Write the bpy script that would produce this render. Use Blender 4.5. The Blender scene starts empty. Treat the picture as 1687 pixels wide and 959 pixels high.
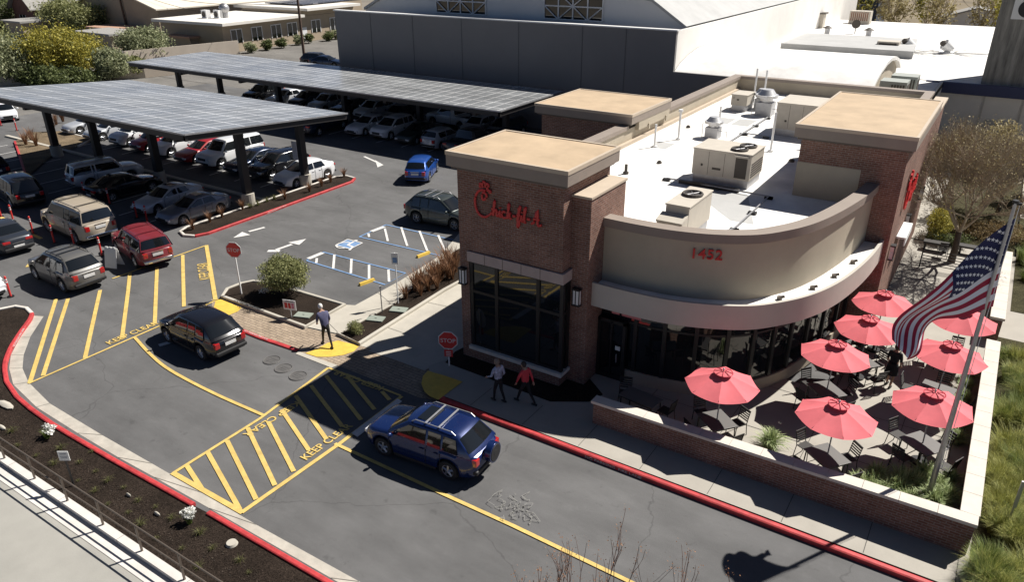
import bpy, bmesh, math, random
from mathutils import Vector, Matrix
random.seed(7)
R = math.radians
scn = bpy.context.scene
COL = scn.collection
# ------------------------------------------------------------------ camera (metres, x along the kerb, y towards the back, z up)
FPX, CX, CY, CH = 1231.0, 843.5, 479.5, 15.3
PITCH, ROLL, YAW = .4392, -.0037, .5775
F = Vector((-math.sin(YAW)*math.cos(PITCH), math.cos(YAW)*math.cos(PITCH), -math.sin(PITCH)))
_r = Vector((math.cos(YAW), math.sin(YAW), 0)); _u = _r.cross(F)
RX = _r*math.cos(ROLL)+_u*math.sin(ROLL); UX = -_r*math.sin(ROLL)+_u*math.cos(ROLL)
EYE = Vector((0, 0, CH))
def ray(x, y): return F + RX*((x-CX)/FPX) + UX*((CY-y)/FPX)
def G(x, y, z=0.0):            # surveyed point of the photo on the level z
    d = ray(x, y); p = EYE + d*((z-CH)/d.z); return Vector((p.x, p.y, z))
def PY(x, y, Y):               # on an upright plane y = Y
    d = ray(x, y); return EYE + d*(Y/d.y)
def G2(x, y, z=0.0): p = G(x, y, z); return (p.x, p.y)

cam = bpy.data.cameras.new('camera'); cam.sensor_width = 36; cam.lens = FPX/1687*36; cam.clip_end = 2000; cam.clip_start = .1
co = bpy.data.objects.new('camera', cam); COL.objects.link(co)
m = Matrix((RX, UX, -F)).transposed().to_4x4(); m.translation = EYE; co.matrix_world = m
scn.camera = co

# ------------------------------------------------------------------ light
SUN = Vector((.41, .72, 1.0)).normalized()
w = bpy.data.worlds.new('World'); scn.world = w; w.use_nodes = True
nt = w.node_tree; bg = nt.nodes['Background']
sky = nt.nodes.new('ShaderNodeTexSky'); sky.sky_type = 'NISHITA'; sky.sun_disc = False
sky.sun_elevation = math.asin(SUN.z); sky.sun_rotation = math.atan2(SUN.x, SUN.y)
sky.air_density = .35; sky.dust_density = .25; sky.ozone_density = 1.0
nt.links.new(sky.outputs[0], bg.inputs[0]); bg.inputs[1].default_value = .05
sl = bpy.data.lights.new('sun', 'SUN'); sl.energy = 5.0; sl.angle = R(.53); sl.color = (1, .955, .89)
so = bpy.data.objects.new('sun', sl); COL.objects.link(so)
so.rotation_euler = SUN.to_track_quat('Z', 'Y').to_euler(); so.location = (20, 40, 60)
scn.view_settings.view_transform = 'Standard'; scn.view_settings.look = 'None'; scn.view_settings.gamma = 1
scn.view_settings.exposure = 0.6

# ------------------------------------------------------------------ materials
MATS = {}
def _base(name, col, rough, metal=0, spec=.5):
    m = bpy.data.materials.new(name); m.use_nodes = True; b = m.node_tree.nodes['Principled BSDF']
    b.inputs['Base Color'].default_value = (*col, 1); b.inputs['Roughness'].default_value = rough
    b.inputs['Metallic'].default_value = metal; b.inputs['Specular IOR Level'].default_value = spec
    return m, m.node_tree, b
def _pos(nt): return nt.nodes.new('ShaderNodeNewGeometry').outputs['Position']
def _noise(nt, vec, scale, det=4, rough=.55):
    n = nt.nodes.new('ShaderNodeTexNoise'); n.inputs['Scale'].default_value = scale
    n.inputs['Detail'].default_value = det; n.inputs['Roughness'].default_value = rough
    nt.links.new(vec, n.inputs['Vector']); return n.outputs['Fac']
def _ramp(nt, fac, stops):
    r = nt.nodes.new('ShaderNodeValToRGB'); e = r.color_ramp.elements
    while len(e) < len(stops): e.new(.5)
    for i, (p, c) in enumerate(stops):
        e[i].position = p; e[i].color = (c[0], c[1], c[2], 1) if hasattr(c, '__len__') else (c, c, c, 1)
    nt.links.new(fac, r.inputs[0]); return r.outputs[0]
def _mul(nt, a, b, fac=1.0, mode='MULTIPLY'):
    x = nt.nodes.new('ShaderNodeMix'); x.data_type = 'RGBA'; x.blend_type = mode
    x.inputs[0].default_value = fac
    for s, v in ((6, a), (7, b)):
        if hasattr(v, 'is_linked') or hasattr(v, 'links'): nt.links.new(v, x.inputs[s])
        else: x.inputs[s].default_value = (*v, 1)
    return x.outputs[2]
def mat(name, col, rough=.6, metal=0, var=0, scale=3, bump=0, bscale=60, spec=.5, fine=0, obj=False, coat=0):
    if name in MATS: return MATS[name]
    m, nt, b = _base(name, col, rough, metal, spec); MATS[name] = m
    if coat: b.inputs['Coat Weight'].default_value = coat; b.inputs['Coat Roughness'].default_value = .03
    if obj: vec = nt.nodes.new('ShaderNodeTexCoord').outputs['Object']
    elif var or bump or fine: vec = _pos(nt)
    c = None
    if var:
        f = _noise(nt, vec, scale, 6, .62); c = _mul(nt, col, _ramp(nt, f, [(.3, 1-var), (.72, 1+var*.6)]))
    if fine:
        f = _noise(nt, vec, 45, 3, .8); g = _ramp(nt, f, [(.3, 1-fine), (.7, 1+fine)])
        c = _mul(nt, c if c is not None else col, g)
    if c is not None: nt.links.new(c, b.inputs['Base Color'])
    if bump:
        bn = nt.nodes.new('ShaderNodeBump'); bn.inputs['Strength'].default_value = bump; bn.inputs['Distance'].default_value = .02
        nt.links.new(_noise(nt, vec, bscale, 4, .7), bn.inputs['Height']); nt.links.new(bn.outputs[0], b.inputs['Normal'])
    return m
def asphalt(name, col, scale=1.0):
    m, nt, b = _base(name, col, .9, 0, .25); MATS[name] = m; v = _pos(nt)
    mp = nt.nodes.new('ShaderNodeMapping'); mp.inputs['Scale'].default_value = (.35, 1.2, 1); nt.links.new(v, mp.inputs[0])
    a = _ramp(nt, _noise(nt, v, .22, 5, .6), [(.3, .80), (.7, 1.20)])
    t = _ramp(nt, _noise(nt, mp.outputs[0], .9, 6, .65), [(.3, .84), (.7, 1.14)])
    s = _ramp(nt, _noise(nt, v, 70, 2, .9), [(.25, .72), (.5, 1), (.78, 1.4)])
    st = _ramp(nt, _noise(nt, v, 1.7, 7, .7), [(.0, 1.12), (.30, 1.1), (.42, 1), (.60, 1), (.68, .80), (1, .72)])
    vo = nt.nodes.new('ShaderNodeTexVoronoi'); vo.feature = 'DISTANCE_TO_EDGE'; vo.inputs['Scale'].default_value = .13
    wv = nt.nodes.new('ShaderNodeVectorMath'); wv.operation = 'ADD'
    nn = nt.nodes.new('ShaderNodeTexNoise'); nn.inputs['Scale'].default_value = .8; nn.inputs['Detail'].default_value = 5; nt.links.new(v, nn.inputs['Vector'])
    nt.links.new(v, wv.inputs[0]); nt.links.new(nn.outputs['Color'], wv.inputs[1]); nt.links.new(wv.outputs[0], vo.inputs['Vector'])
    cr = _ramp(nt, vo.outputs['Distance'], [(0, .74), (.0015, .9), (.0025, 1)])
    c = _mul(nt, col, a)
    for k in (t, s, st, cr): c = _mul(nt, c, k)
    nt.links.new(c, b.inputs['Base Color'])
    bn = nt.nodes.new('ShaderNodeBump'); bn.inputs['Strength'].default_value = .35; bn.inputs['Distance'].default_value = .01
    nt.links.new(_noise(nt, v, 90, 3, .8), bn.inputs['Height']); nt.links.new(bn.outputs[0], b.inputs['Normal'])
    return m
def brick(name, c1, c2, mortar, bw=.26, bh=.085, flat=False):
    m, nt, b = _base(name, c1, .88, 0, .2); MATS[name] = m; v = _pos(nt)
    sp = nt.nodes.new('ShaderNodeSeparateXYZ'); nt.links.new(v, sp.inputs[0])
    ad = nt.nodes.new('ShaderNodeMath'); nt.links.new(sp.outputs[0], ad.inputs[0]); nt.links.new(sp.outputs[1], ad.inputs[1])
    cb = nt.nodes.new('ShaderNodeCombineXYZ')
    if flat: nt.links.new(sp.outputs[0], cb.inputs[0]); nt.links.new(sp.outputs[1], cb.inputs[1])
    else: nt.links.new(ad.outputs[0], cb.inputs[0]); nt.links.new(sp.outputs[2], cb.inputs[1])
    t = nt.nodes.new('ShaderNodeTexBrick'); nt.links.new(cb.outputs[0], t.inputs['Vector'])
    t.inputs['Color1'].default_value = (*c1, 1); t.inputs['Color2'].default_value = (*c2, 1); t.inputs['Mortar'].default_value = (*mortar, 1)
    t.inputs['Scale'].default_value = 1; t.inputs['Mortar Size'].default_value = .012; t.inputs['Brick Width'].default_value = bw; t.inputs['Row Height'].default_value = bh
    c = _mul(nt, t.outputs['Color'], _ramp(nt, _noise(nt, v, 1.3, 5), [(.3, .8), (.7, 1.15)]))
    c = _mul(nt, c, _ramp(nt, _noise(nt, v, 14, 3), [(.3, .8), (.7, 1.2)]))
    nt.links.new(c, b.inputs['Base Color'])
    bn = nt.nodes.new('ShaderNodeBump'); bn.inputs['Strength'].default_value = .5; bn.inputs['Distance'].default_value = .02; bn.invert = True
    nt.links.new(t.outputs['Fac'], bn.inputs['Height']); nt.links.new(bn.outputs[0], b.inputs['Normal'])
    return m
def gridmat(name, col, line, cw, ch, lw, rough, metal=0, spec=.5):     # panels with thin frames, laid in metres
    m, nt, b = _base(name, col, rough, metal, spec); MATS[name] = m; v = _pos(nt)
    sp = nt.nodes.new('ShaderNodeSeparateXYZ'); nt.links.new(v, sp.inputs[0]); outs = []
    for i, c in ((0, cw), (1, ch)):
        a = nt.nodes.new('ShaderNodeMath'); a.operation = 'PINGPONG'; a.inputs[1].default_value = c/2; nt.links.new(sp.outputs[i], a.inputs[0])
        l = nt.nodes.new('ShaderNodeMath'); l.operation = 'LESS_THAN'; l.inputs[1].default_value = lw; nt.links.new(a.outputs[0], l.inputs[0]); outs.append(l.outputs[0])
    mx = nt.nodes.new('ShaderNodeMath'); mx.operation = 'MAXIMUM'; nt.links.new(outs[0], mx.inputs[0]); nt.links.new(outs[1], mx.inputs[1])
    x = nt.nodes.new('ShaderNodeMix'); x.data_type = 'RGBA'; nt.links.new(mx.outputs[0], x.inputs[0])
    x.inputs[6].default_value = (*col, 1); x.inputs[7].default_value = (*line, 1)
    c = _mul(nt, x.outputs[2], _ramp(nt, _noise(nt, v, .35, 5), [(.3, .75), (.7, 1.2)]))
    nt.links.new(c, b.inputs['Base Color'])
    rr = _ramp(nt, _noise(nt, v, .25, 5), [(.3, rough*.75), (.7, min(1, rough*1.3))]); nt.links.new(rr, b.inputs['Roughness'])
    return m
ASPH = asphalt('asphalt', (.114, .113, .113)); ASPH2 = asphalt('far_asphalt', (.16, .152, .14))
BRICK = brick('red_brick', (.175, .085, .062), (.24, .125, .092), (.26, .21, .18))
PAVER = brick('brick_paver', (.30, .235, .17), (.36, .285, .21), (.15, .12, .10), .42, .16, True)
CONC = mat('concrete', (.44, .41, .35), .85, var=.16, scale=.8, fine=.06, bump=.15)
CONC2 = mat('pale_concrete', (.62, .58, .52), .85, var=.14, scale=1.2, fine=.06)
GUT = mat('gutter_concrete', (.43, .40, .345), .85, var=.25, scale=1.6, fine=.08)
SHAD = mat('plaza_concrete', (.36, .335, .29), .85, var=.1, scale=1.0, fine=.05)  # even, slightly darker concrete tone for the pavement
REDK = mat('red_kerb_paint', (.48, .045, .048), .6, var=.38, scale=3.5, fine=.2)
YEL = mat('yellow_paint', (.60, .43, .13), .7, var=.22, scale=3, fine=.16)
YELB = mat('yellow_tactile', (.68, .46, .07), .65, var=.18, scale=3, bump=.6, bscale=25)
WHITEP = mat('white_paint', (.62, .61, .59), .7, var=.2, scale=3, fine=.16)
BLUEP = mat('blue_paint', (.16, .27, .46), .7, var=.25, scale=3, fine=.2)
def mulch(name, col):
    m, nt, b = _base(name, col, 1, 0, .1); MATS[name] = m; v = _pos(nt)
    c = _mul(nt, col, _ramp(nt, _noise(nt, v, 22, 4, .8), [(.35, .25), (.5, 1), (.62, 1.5), (.75, 3.6)]))
    c = _mul(nt, c, _ramp(nt, _noise(nt, v, .9, 4), [(.3, .75), (.7, 1.35)])); nt.links.new(c, b.inputs['Base Color'])
    bn = nt.nodes.new('ShaderNodeBump'); bn.inputs['Strength'].default_value = 1; bn.inputs['Distance'].default_value = .05
    nt.links.new(_noise(nt, v, 25, 4, .8), bn.inputs['Height']); nt.links.new(bn.outputs[0], b.inputs['Normal']); return m
MULCH = mulch('bark_mulch', (.030, .022, .017)); SOIL = mulch('dry_soil', (.060, .055, .030))
STUC = mat('beige_stucco', (.42, .365, .28), .9, var=.10, scale=.7, bump=.2, bscale=80)
STUCL = mat('pale_stucco', (.47, .44, .385), .85, var=.08, scale=.8, bump=.1, bscale=80)
TANR = mat('tan_roof', (.46, .345, .225), .8, var=.16, scale=.9, fine=.04)
TANS = mat('tan_roof_edge', (.47, .39, .30), .7, var=.06, scale=2)
BRN = mat('bronze_trim', (.105, .085, .07), .6, var=.1, scale=2)
COPE = mat('taupe_coping', (.26, .215, .18), .7, var=.08, scale=1.5)
ROOFW = mat('white_roof_membrane', (.80, .785, .75), .75, var=.22, scale=.55, fine=.03)
ROOFG = mat('grey_roof_membrane', (.42, .42, .41), .8, var=.12, scale=.5, fine=.08)
STONE = mat('pink_stone', (.42, .34, .31), .8, var=.1, scale=3)
GLASS = mat('window_glass', (.008, .010, .012), .03, spec=.9)
BLK = mat('black_metal', (.012, .012, .013), .45)
DARK = mat('dark_interior', (.01, .01, .012), .8)
GALV = mat('galvanised_steel', (.42, .42, .43), .45, .6, var=.15, scale=4)
ACM = mat('unit_beige', (.50, .455, .385), .65, var=.08, scale=3)
ACD = mat('unit_grille', (.07, .06, .05), .7)
WMET = mat('white_metal', (.75, .75, .74), .5)
WALLG = mat('charcoal_wall', (.185, .178, .175), .85, var=.06, scale=.35, bump=.1)
HANG = mat('hangar_white', (.68, .68, .67), .8, var=.06, scale=.3)
CREAM = mat('cream_wall', (.78, .75, .70), .8, var=.08, scale=.4)
TAN = mat('tan_wall', (.40, .325, .235), .85, var=.1, scale=.5)
SHING = mat('grey_shingle', (.30, .29, .27), .9, var=.15, scale=1.5, fine=.25)
STEEL = mat('carport_steel', (.022, .02, .02), .55)
SOLAR = gridmat('solar_panel', (.36, .375, .385), (.86, .86, .86), 1.0, 1.66, .055, .30, .45, 1.0)  # sky sheen on the dark panels is put into this pale base
SOLAR2 = gridmat('roof_solar_panel', (.03, .035, .05), (.2, .2, .22), 1.0, 1.66, .03, .25)
RED = mat('sign_red', (.50, .012, .015), .4); REDL = mat('signal_red', (.62, .04, .035), .45)
UMB = mat('umbrella_fabric', (.70, .15, .17), .85, var=.14, scale=1.6)
UMBD = mat('umbrella_trim', (.46, .05, .08), .85)
MESHM = mat('dark_mesh_metal', (.035, .032, .03), .55, .2)
TABT = mat('table_top_metal', (.13, .125, .12), .55, .2)
BARK = mat('tree_bark', (.10, .075, .055), .9, var=.3, scale=9)
TWIG = mat('twig_bark', (.36, .30, .22), .9, var=.3, scale=9)
WOODP = mat('pole_wood', (.115, .075, .055), .9, var=.2, scale=4)
TYRE = mat('tyre_rubber', (.018, .018, .018), .85); RIM = mat('wheel_rim', (.42, .43, .45), .35, .7); RIMD = mat('dark_rim', (.09, .09, .095), .4, .6)
TRIM = mat('black_plastic', (.018, .018, .019), .6); CHROME = mat('chrome', (.7, .7, .7), .18, 1)
TAIL = mat('red_lamp', (.40, .012, .012), .15, coat=1); LAMP = mat('clear_lamp', (.65, .66, .68), .1, coat=1); PLATE = mat('plate_white', (.7, .7, .68), .5)
def leaf(name, a, b2):
    m, nt, b = _base(name, a, .6, 0, .3); MATS[name] = m
    rn = nt.nodes.new('ShaderNodeNewGeometry'); c = _ramp(nt, rn.outputs['Random Per Island'], [(.0, a), (1, b2)])
    nt.links.new(c, b.inputs['Base Color'])
    tr = nt.nodes.new('ShaderNodeBsdfTranslucent'); nt.links.new(c, tr.inputs[0]); mx = nt.nodes.new('ShaderNodeMixShader'); mx.inputs[0].default_value = .3
    nt.links.new(b.outputs[0], mx.inputs[1]); nt.links.new(tr.outputs[0], mx.inputs[2]); nt.links.new(mx.outputs[0], nt.nodes['Material Output'].inputs[0])
    return m
L_OLIVE = leaf('olive_leaf', (.10, .12, .04), (.40, .40, .18)); L_YEL = leaf('yellow_green_leaf', (.12, .13, .03), (.56, .48, .09))
L_DARK = leaf('dark_leaf', (.045, .065, .022), (.19, .22, .08)); L_DRY = leaf('dry_leaf', (.16, .11, .05), (.36, .27, .14))
L_SAGE = leaf('sage_leaf', (.15, .18, .09), (.44, .45, .27)); L_LILY = leaf('lily_leaf', (.12, .18, .06), (.55, .62, .32))
L_GRASS = leaf('grass_blade', (.12, .15, .03), (.56, .54, .16)); L_GRASSD = leaf('green_grass_blade', (.06, .10, .02), (.28, .34, .08))
L_PHO = leaf('phormium_blade', (.13, .06, .035), (.34, .19, .10)); L_WHITE = leaf('white_petal', (.7, .7, .66), (.9, .9, .86))
L_BROWN = leaf('brown_twig_leaf', (.26, .21, .10), (.50, .43, .22)); L_RUST = leaf('rust_bud', (.22, .10, .05), (.40, .22, .12))

# ------------------------------------------------------------------ mesh helpers
class MB:
    def __init__(s): s.v = []; s.f = []; s.mi = []
    def add(s, vs, fs, mi=0):
        o = len(s.v); s.v += [Vector(p) for p in vs]
        for f in fs: s.f.append([i+o for i in f]); s.mi.append(mi)
    def box(s, x0, x1, y0, y1, z0, z1, mi=0, M=None):
        vs = [Vector((x, y, z)) for z in (z0, z1) for y in (y0, y1) for x in (x0, x1)]
        if M: vs = [M @ v for v in vs]
        s.add(vs, [(0, 2, 3, 1), (4, 5, 7, 6), (0, 1, 5, 4), (2, 6, 7, 3), (0, 4, 6, 2), (1, 3, 7, 5)], mi)
    def prism(s, poly, z0, z1, mi=0, mtop=None):
        n = len(poly); a = sum(poly[i][0]*poly[(i+1) % n][1]-poly[(i+1) % n][0]*poly[i][1] for i in range(n))
        if a < 0: poly = poly[::-1]
        vs = [(p[0], p[1], z0) for p in poly]+[(p[0], p[1], z1) for p in poly]
        s.add(vs, [tuple(range(n))[::-1]]+[(i, (i+1) % n, n+(i+1) % n, n+i) for i in range(n)], mi)
        s.add(vs[n:], [tuple(range(n))], mi if mtop is None else mtop)
    def sheet(s, poly, z, mi=0):
        n = len(poly); a = sum(poly[i][0]*poly[(i+1) % n][1]-poly[(i+1) % n][0]*poly[i][1] for i in range(n))
        if a < 0: poly = poly[::-1]
        s.add([(p[0], p[1], z) for p in poly], [tuple(range(n))], mi)
    def line(s, pts, wd, z, mi=0):          # painted line as a strip
        s.k = getattr(s, 'k', 0)+1; z = z+s.k*.0003
        P = [Vector((p[0], p[1], 0)) for p in pts]; n = len(P); L = []
        for i in range(n):
            d = (P[min(i+1, n-1)]-P[max(i-1, 0)]).normalized(); nn = Vector((-d.y, d.x, 0))*wd/2
            L += [(P[i].x+nn.x, P[i].y+nn.y, z), (P[i].x-nn.x, P[i].y-nn.y, z)]
        s.add(L, [(2*i+1, 2*i+3, 2*i+2, 2*i) for i in range(n-1)], mi)
    def sweep(s, pts, prof, mi=0, closed=False):   # prof: (offset to the left, z)
        P = [Vector((p[0], p[1], p[2] if len(p) > 2 else 0)) for p in pts]; n = len(P); k = len(prof); vs = []
        for i in range(n):
            a = P[(i-1) % n] if (closed or i > 0) else P[i]; b = P[(i+1) % n] if (closed or i < n-1) else P[i]
            d = (b-a); d.z = 0; d.normalize(); nn = Vector((-d.y, d.x, 0))
            vs += [P[i]+nn*o+Vector((0, 0, z)) for o, z in prof]
        fs = []
        for i in range(n if closed else n-1):
            j = (i+1) % n
            for q in range(k): r = (q+1) % k; fs.append((i*k+q, i*k+r, j*k+r, j*k+q))
        if not closed: fs += [tuple(range(k))[::-1], tuple((n-1)*k+q for q in range(k))]
        s.add(vs, fs, mi)
    def tube(s, pts, r, seg=8, mi=0, cap=True):
        P = [Vector(p) for p in pts]; n = len(P); rr = r if hasattr(r, '__len__') else [r]*n; vs = []
        for i in range(n):
            d = (P[min(i+1, n-1)]-P[max(i-1, 0)]).normalized()
            u = d.cross(Vector((0, 0, 1)) if abs(d.z) < .95 else Vector((1, 0, 0))).normalized(); v = d.cross(u)
            vs += [P[i]+(u*math.cos(6.2832*q/seg)+v*math.sin(6.2832*q/seg))*rr[i] for q in range(seg)]
        fs = [(i*seg+q, (i+1)*seg+q, (i+1)*seg+(q+1) % seg, i*seg+(q+1) % seg) for i in range(n-1) for q in range(seg)]
        if cap: fs += [tuple(range(seg)), tuple((n-1)*seg+q for q in range(seg))[::-1]]
        s.add(vs, fs, mi)
    def ball(s, c, r, seg=10, rg=6, mi=0):
        rx, ry, rz = r if hasattr(r, '__len__') else (r, r, r); vs = []
        for i in range(rg+1):
            t = math.pi*i/rg
            for q in range(seg): p = 6.2832*q/seg; vs.append((c[0]+rx*math.sin(t)*math.cos(p), c[1]+ry*math.sin(t)*math.sin(p), c[2]+rz*math.cos(t)))
        s.add(vs, [(i*seg+q, (i+1)*seg+q, (i+1)*seg+(q+1) % seg, i*seg+(q+1) % seg) for i in range(rg) for q in range(seg)], mi)
    def cyl(s, c, r, h, seg=20, mi=0, axis='z'):
        a = Vector(c); d = {'x': Vector((1, 0, 0)), 'y': Vector((0, 1, 0)), 'z': Vector((0, 0, 1))}[axis]; s.tube([a, a+d*h], r, seg, mi)
    def build(s, name, mats, parent=None, smooth=0, world=True, bevel=0, at=None):
        me = bpy.data.meshes.new(name); off = Vector((0, 0, 0))
        if parent is not None and world: off = wloc(parent)
        elif parent is None and at is not None: off = Vector(at)
        me.from_pydata([v-off for v in s.v], [], s.f)
        if not isinstance(mats, (list, tuple)): mats = [mats]
        for mm in mats: me.materials.append(mm)
        for p, i in zip(me.polygons, s.mi): p.material_index = i
        if smooth:
            for p in me.polygons: p.use_smooth = True
            me.update()
            try: me.set_sharp_from_angle(angle=R(smooth))
            except Exception: pass
        o = bpy.data.objects.new(name, me); COL.objects.link(o)
        if parent is not None: o.parent = parent
        elif at is not None: o.location = at
        if bevel:
            b = o.modifiers.new('b', 'BEVEL'); b.width = bevel; b.segments = 2; b.limit_method = 'ANGLE'; b.angle_limit = R(40)
        return o
def wloc(o):
    p = Vector(o.location)
    while o.parent is not None: o = o.parent; p = p + Vector(o.location)
    return p
def tag(o, label=None, cat=None, group=None, kind=None):
    if label: o['label'] = label
    if cat: o['category'] = cat
    if group: o['group'] = group
    if kind: o['kind'] = kind
    return o
def thing(name, label, cat, loc=(0, 0, 0), rz=0, group=None):
    o = bpy.data.objects.new(name, None); o.empty_display_size = .3; COL.objects.link(o)
    o.location = loc; o.rotation_euler = (0, 0, rz); return tag(o, label, cat, group)
def kids(o): return [c for c in COL.objects if c.parent is o]
def dup(root, loc, rz, label, group=None, sc=None, tree=None):
    r = root.copy(); COL.objects.link(r); r.location = loc; r.rotation_euler = (0, 0, rz); r['label'] = label
    if group: r['group'] = group
    if sc: r.scale = sc if hasattr(sc, '__len__') else (sc, sc, sc)
    for ch, gs in (tree or TREES.get(root.name, [])):
        c = ch.copy(); COL.objects.link(c); c.parent = r
        for g in gs: d = g.copy(); COL.objects.link(d); d.parent = c
    return r
TREES = {}
def reg(root): TREES[root.name] = [(c, kids(c)) for c in kids(root)]; return root
def struct(name, mb, m, **k): o = mb.build(name, m, **k); o['kind'] = 'structure'; return o
def text_obj(name, s, size, m, ext=.004, align='LEFT', shear=0, spacing=1.0):
    c = bpy.data.curves.new('t', 'FONT'); c.body = s; c.size = size; c.extrude = ext; c.offset = (.007 if size > .4 else 0); c.align_x = align; c.shear = shear; c.space_character = spacing
    t = bpy.data.objects.new('t', c); COL.objects.link(t); bpy.context.view_layer.update()
    me = bpy.data.meshes.new_from_object(t.evaluated_get(bpy.context.evaluated_depsgraph_get()))
    bpy.data.objects.remove(t); me.name = name; me.materials.clear(); me.materials.append(m)
    o = bpy.data.objects.new(name, me); COL.objects.link(o); return o
def catmull(P, n=8):
    P = [Vector((*p, 0)) if len(p) == 2 else Vector(p) for p in P]; out = []
    Q = [P[0]*2-P[1]]+P+[P[-1]*2-P[-2]]
    for i in range(1, len(Q)-2):
        for k in range(n):
            t = k/n; a, b, c, d = Q[i-1], Q[i], Q[i+1], Q[i+2]
            out.append(.5*((2*b)+(c-a)*t+(2*a-5*b+4*c-d)*t*t+(3*b-a-3*c+d)*t**3))
    return out+[P[-1]]
def offset(P, d):
    out = []
    for i in range(len(P)):
        t = (P[min(i+1, len(P)-1)]-P[max(i-1, 0)]); t.z = 0; t.normalize(); out.append(P[i]+Vector((-t.y, t.x, 0))*d)
    return out
# ================================================================== GROUND
def S(name, pts, z, m, kind='structure'): b = MB(); b.sheet(pts, z); return struct(name, b, m)
def SG(name, px, z, m): return S(name, [G2(x, y, z) for x, y in px], z, m)
S('ground', [(-900, -300), (600, -300), (600, 1300), (-900, 1300)], -.09, mat('dry_ground', (.20, .175, .14), .95, var=.3, scale=.05, fine=.1))
S('parking_lot', [(-80, 8.9), (16, 8.9), (16, 56.5), (-80, 56.5)], 0, ASPH)
S('back_road', [(-190, 56.6), (-58.4, 56.6), (-58.4, 140), (-190, 140)], -.02, ASPH2)
S('side_road', [(-190, -20), (-80.1, -20), (-80.1, 56.5), (-190, 56.5)], -.02, ASPH2)
b = MB()                       # street pavement below the retaining kerb
b.sheet([(-60, -15), (20, -15), (20, 7.30), (-60, 7.30)], 0); struct('street_pavement', b, mat('street_concrete', (.315, .305, .275), .9, var=.14, scale=.5, fine=.12))
b = MB(); b.box(-60, 20, 6.90, 7.31, -.08, .015); struct('gutter_strip', b, mat('bright_concrete', (.60, .57, .53), .85, var=.16, scale=1.2, fine=.06))
b = MB(); b.box(-60, 20, 7.32, 7.55, -.1, .16, 0)
for i in range(27): b.box(-60+i*3, -59.985+i*3, 7.315, 7.555, -.1, .162, 1)
ret = b.build('retaining_kerb', [MATS['bright_concrete'], mat('joint', (.2, .19, .17), .9)]); tag(ret, 'low pale concrete retaining wall under the handrail at the bottom left', 'wall')
# left kerb and gutter
kL = [(-20, 512), (5, 507), (25, 503), (43, 506), (52, 515), (48, 525), (37, 540), (26, 556), (15, 575), (7, 600), (10, 627), (27, 652), (50, 672), (85, 697), (120, 718), (187, 757), (250, 792), (318, 830)]
KL = [G(x, y, .14) for x, y in kL]
def kerb(name, pts, m, w=.16, h=.14, closed=False, **k):
    b = MB(); b.sweep([(p[0], p[1], 0) for p in pts], [(-w/2, -.05), (w/2, -.05), (w/2, h-.02), (w/2-.03, h), (-w/2+.03, h), (-w/2, h-.02)], closed=closed)
    return struct(name, b, m, **k)
_e = G(542, 959, .14); _d = (_e-G(343, 843, .14)).normalized()
LB = [(p.x, p.y) for p in KL]+[G2(343, 843, .14), (_e.x, _e.y), (_e.x+_d.x*16, _e.y+_d.y*16)]
b = MB(); b.sheet(LB+[(LB[-1][0], 7.53), (-60, 7.53), (-60, LB[0][1])], .07); struct('lower_planting_bed', b, MULCH)
kerb('kerb', KL[:5], CONC2); kerb('red_kerb', catmull(KL[4:11], 5)+KL[11:], REDK)
KL2 = [G(343, 843, .14), G(422, 889, .14), G(542, 959, .14)]; d = (KL2[2]-KL2[0]).normalized(); KL2.append(KL2[2]+d*16); kerb('red_kerb', KL2, REDK)
ge = [G(x, y, .005) for x, y in ((72, 521), (50, 555), (39, 585), (37, 607), (47, 630), (82, 665), (168, 717), (250, 764), (335, 813), (422, 865), (592, 959))]; ge.append(ge[-1]+(ge[-1]-ge[-2]).normalized()*16)
ke = [G(x, y, .005) for x, y in ((53, 520), (33, 556), (18, 585), (15, 607), (22, 634), (60, 671), (128, 714), (195, 754), (255, 787), (345, 838), (545, 953))]; ke.append(ke[-1]+(ke[-1]-ke[-2]).normalized()*16)
b = MB(); n = len(ge); b.add([(p.x, p.y, .006) for p in ge+ke], [(i, i+1, n+i+1, n+i) for i in range(n-1)]); struct('gutter', b, GUT)
b = MB()
for i in range(len(ge)-1):
    L = (ge[i+1]-ge[i]).length; k = max(1, int(L/2.6))
    for q in range(k):
        t = q/k; a = ge[i].lerp(ge[i+1], t); c = ke[i].lerp(ke[i+1], t); b.line([a, c], .02, .010)
struct('gutter_joints', b, mat('joint2', (.16, .15, .13), .9))
# right pavement
slab = [(-15.7, 18.0), (14, 18.0), (14, 57), (-4, 57), (-4, 24), (-16.3, 24)] 
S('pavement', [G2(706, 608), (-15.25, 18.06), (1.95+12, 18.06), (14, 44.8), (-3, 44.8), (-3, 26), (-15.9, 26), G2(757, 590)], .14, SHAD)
b = MB()
for x in [-13.6, -11.4, -9.2, -7.0, -4.8, -2.6, -.4, 1.8, 4, 6]: b.line([(x, 18.1), (x, 19.5)], .02, .146)
for x in (-8.4, -5.5, -2.9, -.45): b.line([(x, 20.1), (x+.2, 32)], .022, .146)
for y in (22.3, 25.2, 28.2, 31.2): b.line([(-9, y), (2, y-.1)], .022, .146)
struct('pavement_joints', b, mat('joint3', (.10, .095, .085), .9))
kr = [(-15.1, 18.5), (-15.05, 18.1), (-14.7, 17.93), (-11.7, 17.92), (-2.8, 17.9), (14, 17.9)]
b = MB(); b.sweep([(x, y, 0) for x, y in kr], [(-.09, -.05), (.1, -.05), (.1, .135), (.06, .155), (-.05, .155), (-.09, .13)]); struct('red_kerb', b, REDK)
KR2 = [G(x, y, .06) for x, y in ((352, 508), (385, 538), (430, 556), (490, 576))]; kerb('red_kerb', KR2, REDK, .2, .07)
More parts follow.
